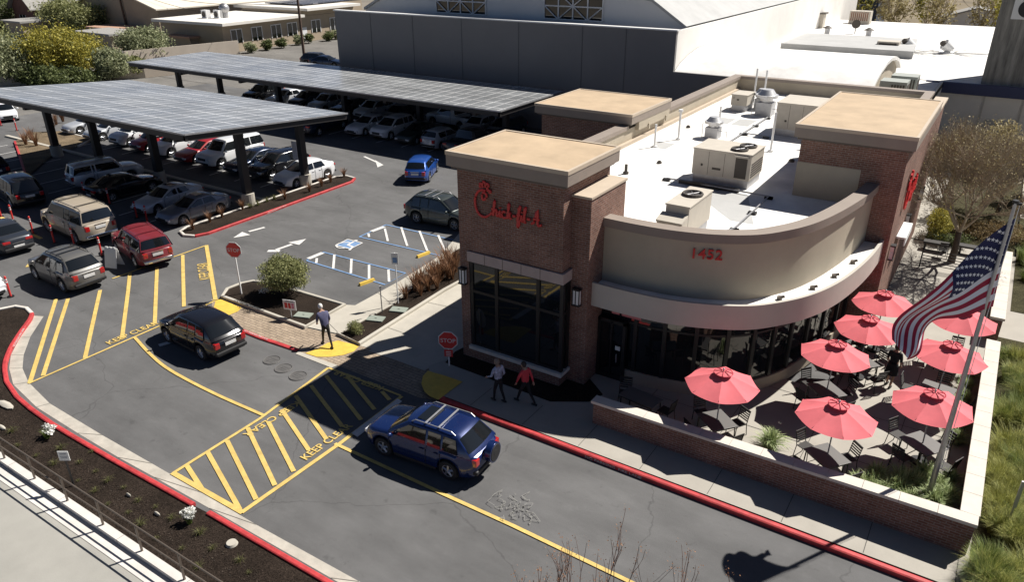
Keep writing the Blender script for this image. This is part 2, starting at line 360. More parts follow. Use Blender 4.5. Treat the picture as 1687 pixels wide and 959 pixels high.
SG('brick_crossing', ((348, 492), (364, 494), (503, 540), (558, 552), (591, 569), (613, 575), (706, 607), (720, 660), (690, 655), (556, 602), (492, 579), (385, 540), (350, 512)), .012, PAVER)
SG('crossing_edge', ((492, 579), (556, 602), (546, 606), (487, 583)), .016, CONC)
b = MB(); b.line([G(x, y) for x, y in ((613, 575), (660, 590), (706, 607))], .5, .02); struct('crossing_band', b, CONC)
SG('tactile_paving', ((503, 582), (520, 576), (540, 565), (557, 561), (592, 570), (583, 579), (566, 585), (545, 588), (522, 588)), .024, YELB)
SG('tactile_paving', ((356, 492), (366, 494), (398, 507), (392, 513), (370, 522), (362, 517), (352, 508)), .024, YELB)
SG('tactile_paving', ((705, 611), (733, 619), (762, 629), (722, 659), (708, 653), (699, 645), (694, 632), (697, 619)), .158, YELB)
SG('tactile_paving', ((1612, 935), (1650, 950), (1660, 990), (1590, 990)), .158, YELB)
SG('walkway', ((503, 538), (558, 550), (600, 528), (650, 498), (762, 405), (762, 378), (725, 421), (660, 462), (585, 503), (567, 502)), .03, CONC)
SG('walkway', ((591, 569), (613, 575), (706, 607), (757, 590), (775, 560), (775, 440), (757, 452), (732, 477)), .018, CONC)
b = MB()
for a, c in (((530, 522), (557, 549)), ((620, 481), (645, 502)), ((668, 457), (690, 470)), ((712, 430), (733, 440)), ((640, 541), (675, 553)), ((700, 498), (756, 510))): b.line([G(*a), G(*c)], .02, .036)
struct('walkway_joints', b, mat('joint3', (.1, .1, .1)))
def bed(px, nm='planting_bed', z=.09):
    pts = [G(x, y, .13) for x, y in px]; S(nm, [(p.x, p.y) for p in pts], z, MULCH); kerb('kerb', pts, CONC, .17, .15, True)
arc = [(366, 487), (374, 475), (397, 466), (417, 462), (436, 464), (479, 475), (567, 501), (503, 537)]
bed(arc); bed([(557, 549), (591, 565), (732, 476), (765, 458), (765, 404), (725, 431), (648, 499)])
b = MB(); b.sheet([(-16.4, 20.9), (-16.2, 20.0), (-11.3, 19.85), (-10.1, 20.6), (-9.9, 21.3), (-10.8, 22), (-16.2, 22)], .15); struct('planting_bed', b, MULCH)
isl = [(-38.6, 24.2), (-38.3, 23.6), (-37.6, 23.35), (-36.95, 23.6), (-36.7, 24.3), (-36.75, 30), (-36.9, 36.2), (-37.3, 36.9), (-38.2, 37), (-38.7, 36.4)]
S('planting_bed', isl, .09, MULCH); kerb('kerb', isl[7:]+isl[:1], CONC2); kerb('kerb', isl[:4], CONC2); kerb('red_kerb', isl[3:8], REDK)
i2 = [G(x, y, .12) for x, y in ((24, 232), (31, 252), (43, 292), (82, 258), (128, 240), (152, 228), (100, 215), (50, 217))]
S('planting_bed', [(p.x, p.y) for p in i2], .09, mulch('dry_bed', (.17, .13, .085))); kerb('red_kerb', i2[:3], REDK); kerb('kerb', i2[4:7], CONC2)
S('planting_bed', [(2.05, 15.5), (14, 15.5), (14, 34.2), (2.05, 34.2)], .16, SOIL)
S('planting_bed', [(2.4, 37.3), (14, 37.3), (14, 52), (2.4, 52)], .16, SOIL)
S('planting_bed', [(-1.9, 44.9), (2.3, 44.9), (2.3, 60), (-1.9, 60)], .16, SOIL)
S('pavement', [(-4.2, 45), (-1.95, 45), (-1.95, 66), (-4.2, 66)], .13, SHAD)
S('pavement', [(2.4, 52.1), (30, 52.1), (30, 69.5), (2.4, 69.5)], .13, CONC)
S('pavement', [(14.05, 10), (60, 10), (60, 52), (14.05, 52)], .13, CONC)
# ---------------------------------------------------------------- painted marks
Z1 = .022
def ln(mb, px, wd): mb.line([G(x, y, Z1) for x, y in px], wd, Z1)
b = MB()
for px in (((92.5, 492), (49, 631)), ((112, 492), (71, 619)), ((165, 478), (140, 590)), ((214, 450), (211, 480), (201, 557)), ((258.7, 440), (255, 533)), ((301, 420), (303, 505))): ln(b, px, .17)
ln(b, ((340, 404), (355, 494)), .2); ln(b, ((47, 632), (265, 536), (355, 495)), .1); ln(b, ((340, 404), (185, 459)), .1)
b.mi = [0]*len(b.f); P = catmull([G(x, y, Z1) for x, y in ((222, 556), (250, 586), (282, 611), (350, 647), (433, 684))], 5); b.line([(p.x, p.y) for p in P], .13, Z1+.004)
struct('yellow_road_lines', b, YEL)
b = MB()
for px in (((307, 766), (332, 805)), ((342, 745), (395, 840)), ((374, 726), (422, 823)), ((408, 705), (453, 800)), ((442, 695), (484, 777)), ((464, 675), (509, 742)), ((487, 652), (538, 724)), ((512, 635), (564, 703)), ((537, 619), (595, 692)), ((572, 620), (617, 675)), ((629, 645), (642, 659))): ln(b, px, .15)
ln(b, ((285, 780), (428, 690), (541, 606)), .12); ln(b, ((284, 779), (400, 845)), .17); ln(b, ((541, 606), (660, 652)), .1); ln(b, ((398, 845), (560, 731), (662, 653)), .15)
for i in range(len(b.f)-6, len(b.f)): pass
struct('yellow_crossing_hatch', b, YEL)
b = MB(); P = [G(x, y) for x, y in ((552, 732), (732, 816), (844, 867), (1029, 956))]; P.append(P[-1]+(P[-1]-P[-2]).normalized()*9); b.line(P, .13, .027); ln(b, ((0, 357), (25, 370), (50, 385), (68, 393)), .22); ln(b, ((44, 437), (54, 436)), .5); ln(b, ((188, 409), (203, 404)), .5); struct('yellow_lane_line', b, YEL)
b = MB(); b.sheet([G2(x, y) for x, y in ((579, 715), (655, 658), (662.6, 662.5), (589, 721.7))], .03); struct('stop_bar', b, WHITEP)
b = MB()
for px in (((384, 392.5), (412.5, 387.5), (399, 382.5)), ((474.5, 400), (504.5, 394), (493, 404))): b.sheet([G2(x, y) for x, y in px], Z1)
for px, wd in ((((410, 382), (436, 375)), .22), (((455, 412), (481, 403)), .22), (((441, 414), (461, 414)), .3), (((262, 570), (290, 562)), .25)): b.line([G(x, y) for x, y in px], wd, Z1)
b.line([G(600, 258), G(622, 268)], .2, Z1); b.sheet([G2(x, y) for x, y in ((618, 264), (632, 272), (622, 276))], Z1)
struct('white_arrow_marks', b, WHITEP)
b = MB()
for px in (((504.5, 429), (532, 415), (668, 450), (634.5, 469), (504.5, 429)), ((592, 390), (636, 370)), ((592, 390), (724.5, 421)), ((636, 370), (760, 398))): ln(b, px, .1)
b.sheet([G2(x, y) for x, y in ((553, 405), (573, 395), (597, 401), (577, 411))], Z1)
struct('blue_stall_lines', b, BLUEP)
b = MB()
for px in (((522, 426), (521, 434)), ((551, 420), (549, 443)), ((579, 427), (578, 451)), ((608, 437), (608, 460)), ((640, 445), (641, 465)), ((607, 385), (608, 391)), ((634, 377), (639, 398)), ((661, 375), (671, 406)), ((691, 381), (704, 414)), ((722, 388), (734, 417))): b.line([G(x, y) for x, y in px], .13, Z1+.004)
b.line([G(508, 427), G(532, 417)], .3, Z1+.004); b.line([G(612, 382), G(633, 374)], .3, Z1+.004)
c = G(575, 403, 0)                                   # access symbol: white ring, body and head
for (x0, y0, x1, y1) in ((-.05, .35, .02, -.1), (.02, -.1, .35, -.12), (.35, -.12, .5, -.5)): b.line([(c.x+x0*1.3, c.y+y0*1.3), (c.x+x1*1.3, c.y+y1*1.3)], .13, Z1+.004)
b.line([(c.x+.45*math.cos(a*.5)-.1, c.y+.45*math.sin(a*.5)-.25) for a in range(3, 12)], .1, Z1+.004)
b.sheet([(c.x-.08+.12*math.cos(a*.8), c.y+.62+.12*math.sin(a*.8)) for a in range(8)], Z1+.004)
for a, c2 in (((553, 405), (573, 395)), ((573, 395), (597, 401)), ((597, 401), (577, 411)), ((577, 411), (553, 405))): b.line([G(*a), G(*c2)], .08, Z1+.008)
struct('white_stall_marks', b, WHITEP)
b = MB()
for i in range(12):
    x = -38.7-2.72*i
    if i: b.line([(x, 23.4), (x, 28.6)], .1, Z1)
    b.line([(x, 32), (x, 37)], .1, Z1)
for i in range(15): b.line([(-32.2-2.75*i, 45.6), (-32.2-2.75*i, 50.4)], .1, Z1)
struct('white_stall_lines', b, WHITEP)
b = MB(); b.line([(-72, 30.2), (-38.7, 30.2)], .25, .05); b.mi = [0]*len(b.f); b.box(-72, -38.9, 30.0, 30.3, 0, .12); struct('stall_divider_kerb', b, CONC)
def road_text(s, a, bb, size, ztop=.03, m=YEL, fit=True, z=Z1+.006):
    A, B = G(*a, z), G(*bb, z); o = text_obj('road_lettering', s, size, m, .001); d = B-A
    me = o.data; x1 = max(v.co.x for v in me.vertices); k = d.length/x1
    for v in me.vertices: v.co.x *= k
    o.location = A; o.rotation_euler = (0, 0, math.atan2(d.y, d.x)); o['kind'] = 'structure'; return o
road_text('KEEP CLEAR', (180, 568), (263, 533), .52); road_text('KEEP CLEAR', (347, 459), (341.5, 432), .75)
road_text('KEEP CLEAR', (488, 661), (399, 716), .42); road_text('KEEP CLEAR', (504, 759), (582, 702), .44); road_text('KEEP CLEAR', (634, 638), (555, 610), .42)
o = text_obj('kerb_lettering', 'NO PARKING  FIRE LANE', .13, WHITEP, .001); x1 = max(v.co.x for v in o.data.vertices)
for v in o.data.vertices: v.co.x *= 2.0/x1
p = PY(963, 752, 17.79); o.location = (p.x, 17.806, .02); o.rotation_euler = (R(90), 0, 0); o['kind'] = 'structure'
for (a, bb, sz) in (((24, 571), (41, 541), .12), ((442, 351), (472, 338), .12), ((401, 545), (440, 560), .12)):
    o = road_text('NO PARKING FIRE LANE', a, bb, sz, m=WHITEP, z=.165 if a[0] != 401 else .09); o.name = 'kerb_lettering'
def cover(x, y, r, lab, mm=GALV):
    c = G(x, y); b = MB(); b.cyl((c.x, c.y, .001), r, .012, 24); b.tube([(c.x+r*.92*math.cos(t*.2618), c.y+r*.92*math.sin(t*.2618), .014) for t in range(25)], .02, 5)
    for k in (-.3, 0, .3): b.box(c.x-r*.5, c.x+r*.5, c.y+k*r-.02, c.y+k*r+.02, .01, .02)
    o = b.build('manhole_cover', mm, at=(c.x, c.y, 0)); tag(o, lab, 'manhole cover', 'round covers in the lane')
CV = mat('cast_iron', (.135, .13, .125), .6, .3, var=.2, scale=5)
cover(448, 594, .36, 'round iron cover in the lane, leftmost of the three in a row', CV); cover(467, 607.5, .36, 'round iron cover in the lane, middle of the three in a row', CV); cover(491, 620, .36, 'round iron cover in the lane, rightmost of the three in a row', CV)
# cracked patch in the near lane
b = MB(); c = G(848, 838); random.seed(4); pts = [(c.x+random.gauss(0, .38), c.y+random.gauss(0, .24)) for _ in range(150)]
for i, p in enumerate(pts):
    q = sorted(pts, key=lambda t: (t[0]-p[0])**2+(t[1]-p[1])**2)[1:3]
    for t in q: b.line([p, t], .013, .004)
struct('asphalt_cracks', b, mat('crack_filler', (.23, .225, .21), .9))
# ================================================================== RESTAURANT
rest = thing('restaurant', 'single storey brick and beige stucco restaurant with flat topped towers and a curved corner', 'restaurant', (-10, 32, .14))
def rp(name, mb, m, **k): return mb.build(name, m, rest, **k)
Z0 = .1
# front left tower
b = MB(); b.box(-15.98, -11.55, 20.92, 24.35, 4.78, 8.02); b.box(-15.98, -15.58, 20.92, 24.35, Z0, 4.78); b.box(-15.575, -11.55, 21.9, 24.35, Z0, 4.78); b.box(-15.575, -11.55, 20.92, 21.895, Z0, .58)
b.box(-15.6, -11.6, 20.97, 21.1, 4.7, 4.79)
tw = rp('tower', b, BRICK)
def cap(x0, x1, y0, y1, z, t=.5):
    b = MB(); b.box(x0, x1, y0, y1, z-t, z, 0); b.box(x0+.02, x1-.02, y0+.02, y1-.02, z, z+.012, 1)
    for a in ((x0-.02, x1+.02, y0-.02, y0+.09), (x0-.02, x1+.02, y1-.09, y1+.02), (x0-.02, x0+.09, y0+.092, y1-.092), (x1-.09, x1+.02, y0+.092, y1-.092)): b.box(*a, z-.1, z+.04, 2)
    b.box(x0+.12, x1-.12, y0+.12, y1-.12, z-t-.1, z-t, 3)
    return rp('tower_roof', b, [COPE, TANR, TANS, BRN])
cap(-16.25, -11.27, 20.64, 24.5, 8.5)
b = MB(); b.box(-15.60, -11.45, 20.84, 20.98, 4.36, 4.76); b.box(-11.6, -11.45, 20.985, 21.5, 4.36, 4.76)
for x in [-14.8, -14.0, -13.2, -12.4]: b.box(x, x+.02, 20.835, 20.85, 4.36, 4.765, 1)
rp('lintel', b, [STONE, BRN])
b = MB(); b.box(-15.60, -11.42, 20.80, 21.0, .6, .74); b.box(-11.62, -11.42, 21.002, 21.5, .6, .74); rp('window_sill', b, CONC2)
wi = MB(); wi.box(-15.56, -11.56, 20.99, 21.03, .74, 4.36); wi.box(-11.60, -11.56, 21.04, 21.5, .74, 4.36); win = rp('corner_window', wi, GLASS)
b = MB()
for x in (-15.56, -14.42, -12.6, -11.62): b.box(x, x+.14, 20.94, 21.08, .74, 4.36)
b.box(-15.56, -11.5, 20.95, 21.06, 3.05, 3.16); b.box(-15.56, -11.5, 20.95, 21.06, .742, .84); b.box(-11.63, -11.52, 20.95, 21.5, 3.05, 3.16)
b.box(-11.64, -11.5, 21.3, 21.5, .74, 4.36); b.box(-15.56, -11.5, 20.95, 21.06, 4.27, 4.355)
b.build('window_frame', BLK, win, world=True)
# slim pier beside the tower
b = MB(); b.box(-11.545, -10.82, 21.52, 24.2, Z0, 7.42); rp('pier', b, BRICK)
b = MB(); b.box(-11.60, -10.78, 21.47, 24.25, 7.42, 7.5); rp('pier_cap', b, TANS)
# curved front
Pw = catmull([(-10.82, 22.62), (-9.6, 22.6), (-8.3, 22.72), (-7.0, 23.1), (-5.87, 23.8), (-5.15, 24.75), (-4.62, 25.8), (-4.2, 27.2), (-3.85, 28.9), (-3.6, 30.6), (-3.5, 31.88)], 6)
Pf = catmull([(-10.82, 21.83), (-9.4, 21.82), (-8.0, 21.95), (-6.7, 22.35), (-5.5, 23.0), (-4.6, 24.0), (-3.95, 25.1), (-3.45, 26.5), (-3.1, 28.2), (-2.88, 30), (-2.78, 31.88)], 6)
b = MB(); b.sweep(Pw, [(0, 3.5), (.3, 3.5), (.3, 6.2), (0, 6.2)]); rp('parapet', b, STUC, smooth=30)
b = MB(); b.sweep(Pw, [(-.13, 6.18), (.38, 6.18), (.38, 6.5), (-.13, 6.5)], 0); 
ncope = len(b.f)
rp('coping', b, COPE, smooth=30)
b = MB(); b.sweep(Pf, [(0, 3.35), (.12, 3.35), (.12, 4.25), (0, 4.25)]); rp('fascia', b, STUCL, smooth=30)
b = MB(); n = len(Pf); A = offset(Pf, .12); b.add([(p.x, p.y, 4.06) for p in A]+[(p.x, p.y, 4.06) for p in Pw], [(i, i+1, n+i+1, n+i) for i in range(n-1)])
b.add([(p.x, p.y, 3.42) for p in A]+[(p.x+0, p.y, 3.42) for p in offset(Pw, .5)], [(i, n+i, n+i+1, i+1) for i in range(n-1)], 1)
rp('canopy', b, [ROOFW, STUC])
for i in (30, 38, 44, 50): 
    b = MB(); c = A[i].lerp(Pw[i], .5); b.cyl((c.x, c.y, 4.06), .09, .12, 10); b.tube([(c.x, c.y, 4.15), (c.x+.15, c.y+.05, 4.2)], .05, 6); rp('vent_cap', b, BRN)
Pg = offset(Pw, .12)
b = MB(); b.sweep(offset(Pw, .02), [(0, Z0), (.25, Z0), (.25, .62), (0, .62)]); rp('base_wall', b, STUC)
b = MB(); b.sweep(Pg, [(0, .62), (.04, .62), (.04, 3.42), (0, 3.42)]); gw = rp('dining_window', b, GLASS)
b = MB()
for i in list(range(7, len(Pg)-1, 5)): t = (Pg[min(i+1, len(Pg)-1)]-Pg[i-1]).normalized(); M = Matrix.Translation((Pg[i].x, Pg[i].y, 0)) @ Matrix.Rotation(math.atan2(t.y, t.x), 4, 'Z'); b.box(-.07, .07, -.07, .07, .62, 3.42, 0, M)
for z in (.62, 2.55, 3.32): b.sweep(Pg, [(-.03, z), (.08, z), (.08, z+.08), (-.03, z+.08)])
b.build('window_frame', BLK, gw, world=True)
b = MB(); b.box(-10.8, -9.72, 22.52, 22.6, .15, 2.5, 1); 
for a in ((-10.81, -10.7), (-9.8, -9.68), (-10.28, -10.22)): b.box(a[0], a[1], 22.46, 22.62, .15, 2.62)
b.box(-10.81, -9.68, 22.46, 22.62, 2.5, 2.63); b.box(-10.81, -9.68, 22.47, 22.62, .15, .3)
dr = rp('door', b, [BLK, GLASS]); b = MB(); b.box(-9.98, -9.95, 22.38, 22.42, .95, 1.3); b.build('handle', GALV, dr, world=True)
b = MB(); b.box(-10.05, -9.85, 22.44, 22.455, 1.45, 1.62); b.build('door_notice', PLATE, dr, world=True)
for x0, x1 in ((-10.25, -9.95), (-9.85, -9.1)):
    b = MB(); b.box(x0, x1, 22.40, 22.43, 2.95, 3.2); rp('sign_band', b, mat('poster_pink', (.55, .16, .17), .6))
# right tower
b = MB(); b.box(-6.6, -2.6, 31.9, 39.85, Z0, 8.02); b.box(-3.05, -2.601, 39.86, 46, Z0, 7.6); rp('tower', b, BRICK)
b = MB(); b.box(-6.62, -4.15, 31.885, 31.9, 5.5, 6.95); rp('stucco_patch', b, STUC)
cap(-6.86, -2.36, 31.64, 40.1, 8.5)
b = MB(); b.box(-3.1, -2.5, 39.87, 46.05, 7.6, 7.72); rp('coping', b, TANS)
# rear left block
b = MB(); b.box(-21.6, -16.66, 36.3, 41.0, Z0, 6.54); rp('tower', b, mat('dark_brick', (.06, .035, .03), .9)) if False else rp('tower', b, BRICK)
cap(-21.9, -15.98, 36.0, 41.3, 7.05, .48)
# walls, parapets and roof
b = MB(); b.box(-16.6, -16.2, 24.4, 55.2, Z0, 6.3); b.box(-16.58, -16.22, 24.36, 25.0, 6.31, 8.36); b.box(-16.58, -16.22, 25.002, 25.7, 6.31, 8.0); b.box(-16.2, -4.3, 54.8, 55.2, Z0, 6.3); b.box(-4.3, -3.9, 40.0, 55.2, Z0, 6.3); b.box(-6.3, -4.3, 39.9, 40.2, 5.4, 6.3); rp('parapet', b, STUC)  # raised blocks behind the front tower are added, hidden, to block a sunlit gap
b = MB(); b.box(-16.72, -16.12, 25.72, 36.0, 6.3, 6.5); b.box(-16.72, -16.12, 41.35, 55.3, 6.3, 6.5); b.box(-16.115, -4.35, 54.72, 55.3, 6.3, 6.5); b.box(-4.345, -3.82, 40.15, 55.3, 6.3, 6.5); rp('coping', b, COPE)
b = MB(); b.box(-16.2, -16.0, 24.4, 54.8, 5.5, 5.68); b.box(-16.2, -16.0, 37, 41.2, 6.1, 6.56, 1); 
for y in (38.2, 40.6): b.box(-15.99, -15.93, y, y+.15, 5.95, 6.25, 1)
rp('roof_skirt', b, [TANS, STUC])
poly = [(-16.2, 24.3), (-11.3, 24.3), (-10.82, 23.0)]+[(p.x, p.y) for p in offset(Pw, .2)][2:]+[(-3.7, 31.95), (-4.1, 40), (-4.1, 54.8), (-16.2, 54.8)]
b = MB(); b.prism(poly, 5.2, 5.5); rp('roof', b, ROOFW)
b = MB(); b.sheet([(-11.15, 31.0), (-8.2, 30.9), (-6.9, 27.4), (-7.8, 27.4)], 5.506); rp('walk_pad', b, ROOFG); b = MB(); b.sheet([(-14.6, 45.2), (-13.3, 45.2), (-13.3, 43.6), (-14.6, 43.6)], 5.506); rp('walk_pad', b, ROOFG); b = MB(); b.sheet([(-13.1, 45.4), (-12.1, 45.4), (-12.1, 43.6), (-13.1, 43.6)], 5.506); rp('walk_pad', b, ROOFG); b = MB()
b.sheet([(-15.0, 37.5), (-14.1, 37.5), (-14.1, 36.2), (-15.0, 36.2)], 5.506); rp('walk_pad', b, ROOFG)
# wall lamps
def wlamp(x, y, z, ax):
    b = MB(); b.box(x-.13, x+.13, y-.16, y-.02, z-.28, z+.28, 0); b.box(x-.16, x+.16, y-.2, y, z+.28, z+.34, 1); b.box(x-.16, x+.16, y-.2, y, z-.33, z-.28, 1)
    for q in (-.14, -.02, .12): b.box(x+q, x+q+.03, y-.18, y-.155, z-.28, z+.28, 1)
    if ax == 'x':
        c = Vector((x, y, z))
        for i, v in enumerate(b.v): d = v-c; b.v[i] = c+Vector((-d.y, d.x, d.z))
    rp('wall_lamp', b, [WMET, BLK])
wlamp(-11.2, 21.5, 3.75, 'y'); wlamp(-15.8, 20.9, 3.7, 'y')
for y in (33.0, 37.6, 42.6): wlamp(-2.58, y, 3.4, 'x')
b = MB(); b.box(-2.58, -2.2, 34.6, 36.8, 3.5, 3.58); b.box(-2.25, -2.2, 34.6, 36.8, 3.2, 3.5); rp('awning', b, WMET)
# script sign on the front tower (hand-drawn strokes)
def sign(name, X0, X1, ZB, Y, flip=False):
    st = []
    def ell(cx, cz, rx, rz, a0, a1, n=16): return [(cx+rx*math.cos(R(a0+(a1-a0)*i/n)), cz+rz*math.sin(R(a0+(a1-a0)*i/n))) for i in range(n+1)]
    st += [[(2.35, 2.55), (2.2, 3.0), (1.75, 3.15), (1.5, 2.6), (1.7, 2.1), (2.1, 2.3), (2.3, 2.9)], ell(1.75, 1.55, 1.45, 1.95, 75, 300), [(2.45, -.1), (3.0, .3), (3.3, 1.2)]]
    st += [[(1.3, 3.75), (1.15, 4.25), (1.55, 4.3), (1.7, 3.8)], [(1.6, 4.2), (1.7, 4.65), (2.1, 4.55), (2.1, 3.9)], [(2.1, 4.3), (2.5, 4.5), (2.65, 4.1), (2.35, 3.7)], [(2.4, 3.6), (3.05, 3.5), (2.7, 3.25)]]
    x = 3.3
    st += [[(x, .1), (x+.35, 2.0), (x+.25, 2.2), (x+.1, .1)], [(x+.1, .5), (x+.45, 1.05), (x+.65, .8), (x+.65, .15), (x+.95, .3)]]; x += 1.0
    st += [[(x, .3), (x+.15, 1.0), (x+.15, .15), (x+.4, .25)], [(x+.2, 1.35), (x+.22, 1.5)]]; x += .45
    st += [ell(x+.42, .55, .38, .45, 50, 310, 10), [(x+.65, .2), (x+.95, .3)]]; x += .9
    st += [[(x, .1), (x+.35, 2.0), (x+.25, 2.2), (x+.1, .1)], [(x+.15, .5), (x+.6, 1.0), (x+.45, .6), (x+.2, .6), (x+.7, .1)]]; x += .9
    st += [[(x, .65), (x+.5, .65)]]; x += .75
    st += [[(x, .1), (x+.25, 1.2), (x+.5, 2.1), (x+.3, 2.0), (x+.15, .4), (x+.05, -.7), (x+.25, -.7), (x+.35, .3)], [(x-.05, .95), (x+.5, .95)]]; x += .55
    st += [[(x, .3), (x+.15, 1.0), (x+.15, .15), (x+.4, .25)], [(x+.2, 1.35), (x+.22, 1.5)]]; x += .45
    st += [[(x, .3), (x+.35, 2.0), (x+.2, 2.1), (x+.15, .2), (x+.4, .15)]]; x += .6
    st += [[(x, .65), (x+.5, .65)]]; x += .75
    st += [[(x-.1, .1), (x+.35, .5), (x+.85, 2.2), (x+.9, .1), (x+1.5, .2)], [(x+.2, .85), (x+1.15, .85)]]; x += 1.5
    k = (X1-X0)/x; b = MB()
    for s in st:
        P = [Vector((X0+px*k, Y, ZB+pz*k*1.0)) for px, pz in s]; P = catmull([tuple(q) for q in P], 3) if len(P) > 2 else P
        b.tube(P, .19*k, 6)
    for i, v in enumerate(b.v): b.v[i] = Vector((v.x, Y+(v.y-Y)*.7, v.z))
    return b
pa, pb2 = PY(781, 352, 20.87), PY(893, 372, 20.87)
rp('shop_sign', sign('s', pa.x, pb2.x, pa.z+.08, 20.84), RED, smooth=60)
b = sign('s', 0, 3.6, 5.0, 0)
for i, v in enumerate(b.v): b.v[i] = Vector((-2.52-v.y, 34.0+v.x, v.z))
rp('shop_sign', b, RED, smooth=60)
o = text_obj('house_number', '1452', .5, RED, .03, 'CENTER', spacing=1.1); q = min(range(len(Pw)), key=lambda i: (Pw[i]-Vector((-7.15, 23.05, 0))).length)
t = (Pw[q+1]-Pw[q-1]).normalized(); nn = Vector((t.y, -t.x, 0)); o.parent = rest; o.location = Pw[q]+nn*.05+Vector((0, 0, 5.58))-Vector(rest.location); o.rotation_euler = (R(90), 0, math.atan2(t.y, t.x))
for v in o.data.vertices: pass
# ---------------------------------------------------------------- roof equipment
def ac(name, label, x, y, z, lx, ly, h, fans, grille=True, over=.35):
    t = thing(name, label, 'air conditioner', (x, y, z), 0, 'air conditioning units on the restaurant roof')
    b = MB(); b.box(x+.05, x+lx-.05, y+.05, y+ly-.05, z, z+.38); b.build('base_frame', GALV, t)
    b = MB(); zb = z+.38; b.box(x, x+lx, y, y+ly, zb, z+h, 0); b.box(x-.03, x+lx+.03, y-.03, y+ly+.03, z+h, z+h+.05, 0)
    for q in range(1, int(lx/.7)): b.box(x+q*.7, x+q*.7+.015, y-.006, y, zb+.05, z+h-.05, 1)
    b.box(x+lx*.35, x+lx*.5, y-.008, y, zb+.3, zb+.4, 1); b.box(x+lx*.15, x+lx*.18, y-.03, y, zb+.4, zb+.5, 1)
    b.build('casing', [ACM, ACD], t, bevel=.01)
    if grille:
        b = MB(); b.box(x+lx*.74, x+lx*.94, y-.012, y, zb+.08, z+h-.12, 1); b.box(x+lx*.72, x+lx*.96, y-.12, y, z+h-.12, z+h-.04, 0)
        for q in range(6): zz = zb+.12+q*.11; b.box(x+lx, x+lx+.012, y+.15, y+ly-.15, zz, zz+.06, 1)
        b.build('grille', [ACM, ACD], t)
    for fx, fy, r in fans:
        b = MB(); c = (x+fx, y+fy, z+h+.05); b.tube([(c[0]+r*math.cos(a*.314), c[1]+r*math.sin(a*.314), c[2]+.05) for a in range(21)], .05, 6); b.cyl((c[0], c[1], c[2]+.01), r*.95, .01, 20)
        b.build('fan', ACD, t)
        f = MB()
        for a in range(6): f.tube([(c[0], c[1], c[2]+.06), (c[0]+r*math.cos(a*1.047), c[1]+r*math.sin(a*1.047), c[2]+.06)], .012, 4)
        f.build('fan_guard', GALV, t)
    return t
ac('air_conditioning_unit', 'large beige rooftop unit with two round fans, in the middle of the white roof', -10.95, 31.5, 5.5, 2.55, 1.9, 1.5, [(1.85, .55, .33), (2.0, 1.3, .33)])
t = ac('air_conditioning_unit', 'smaller beige rooftop unit with one round fan just behind the curved parapet', -9.05, 23.75, 5.5, .85, 2.3, 1.45, [(.45, 1.35, .34)], False)
b = MB(); x, y, z = -9.05, 23.72, 5.95; b.add([(x-.1, y, z+.75), (x+.85, y, z+.75), (x-.1, y-.6, z+.62), (x+.85, y-.6, z+.62), (x-.1, y-.25, z+.2), (x+.85, y-.25, z+.2), (x-.1, y, z+.2), (x+.85, y, z+.2)], [(0, 2, 3, 1), (2, 4, 5, 3), (0, 6, 4, 2), (1, 3, 5, 7), (4, 6, 7, 5)]); b.build('intake_hood', ACM, t)
ac('air_conditioning_unit', 'tall plain beige box unit partly behind the right tower roof', -10.3, 42.3, 5.5, 3.4, 2.6, 1.75, [], False)
ac('air_conditioning_unit', 'small grey box unit near the far left corner of the white roof', -14.4, 47.4, 5.5, 1.0, 1.5, 1.0, [], False)
def rthing(name, label, cat, mb, m, at, smooth=40, group=None): o = mb.build(name, m, at=at, smooth=smooth); tag(o, label, cat, group); return o
def exfan(x, y, s, label):
    t = thing('exhaust_fan', label, 'exhaust fan', (x, y, 5.5)); b = MB(); b.box(x-.35*s, x+.35*s, y-.35*s, y+.35*s, 5.5, 5.5+.6*s); b.build('curb', GALV, t, bevel=.01)
    b = MB(); b.cyl((x, y, 5.5+.6*s), .28*s, .22*s, 16); b.cyl((x, y, 5.5+.8*s), .5*s, .12*s, 16); b.tube([(x, y, 5.5+.92*s), (x, y, 5.5+1.15*s)], [.42*s, .25*s], 16); b.build('fan_head', mat('aluminium', (.6, .6, .6), .4, .5), t, smooth=40)
    b = MB(); b.tube([(x-.6*s, y, 5.5), (x-.62*s, y, 5.5+.7*s), (x-.35*s, y, 5.5+.85*s)], .02, 5); b.tube([(x+.35*s, y, 5.9), (x+.75*s, y, 5.9), (x+.75*s, y, 5.5)], .02, 5); b.build('conduit', GALV, t)
exfan(-12.9, 39.9, 1.0, 'grey mushroom exhaust fan behind the large two fan unit'); exfan(-12.2, 47.3, 1.35, 'big shiny exhaust fan near the far back wall of the roof')
exfan(-12.9, 49.0, 1.1, 'shorter exhaust fan left of the big shiny one by the two white stacks')
PV = {}
for (x, y, h, lab) in ((-14.31, 38.5, 1.5, 'thin white vent pipe with a small cap near the left parapet'), (-14.75, 36.3, 1.2, 'shorter white vent pipe nearest the front on the left of the roof'), (-9.4, 38.6, 2.0, 'tall white vent pipe beside the right tower'), (-13.75, 50.1, 2.3, 'left one of two tall white stacks by the back wall'), (-13.2, 50.4, 2.2, 'right one of two tall white stacks by the back wall'), (-13.6, 43.0, 1.1, 'white vent pipe behind the mushroom exhaust fan')):
    b = MB(); b.cyl((x, y, 5.5), .055, h, 10); b.cyl((x, y, 5.5), .14, .08, 12)
    if 'cap' in lab: b.cyl((x, y, 5.5+h), .12, .12, 10)
    rthing('vent_pipe', lab, 'vent pipe', b, WMET, (x, y, 5.5), group='white vent pipes on the restaurant roof')
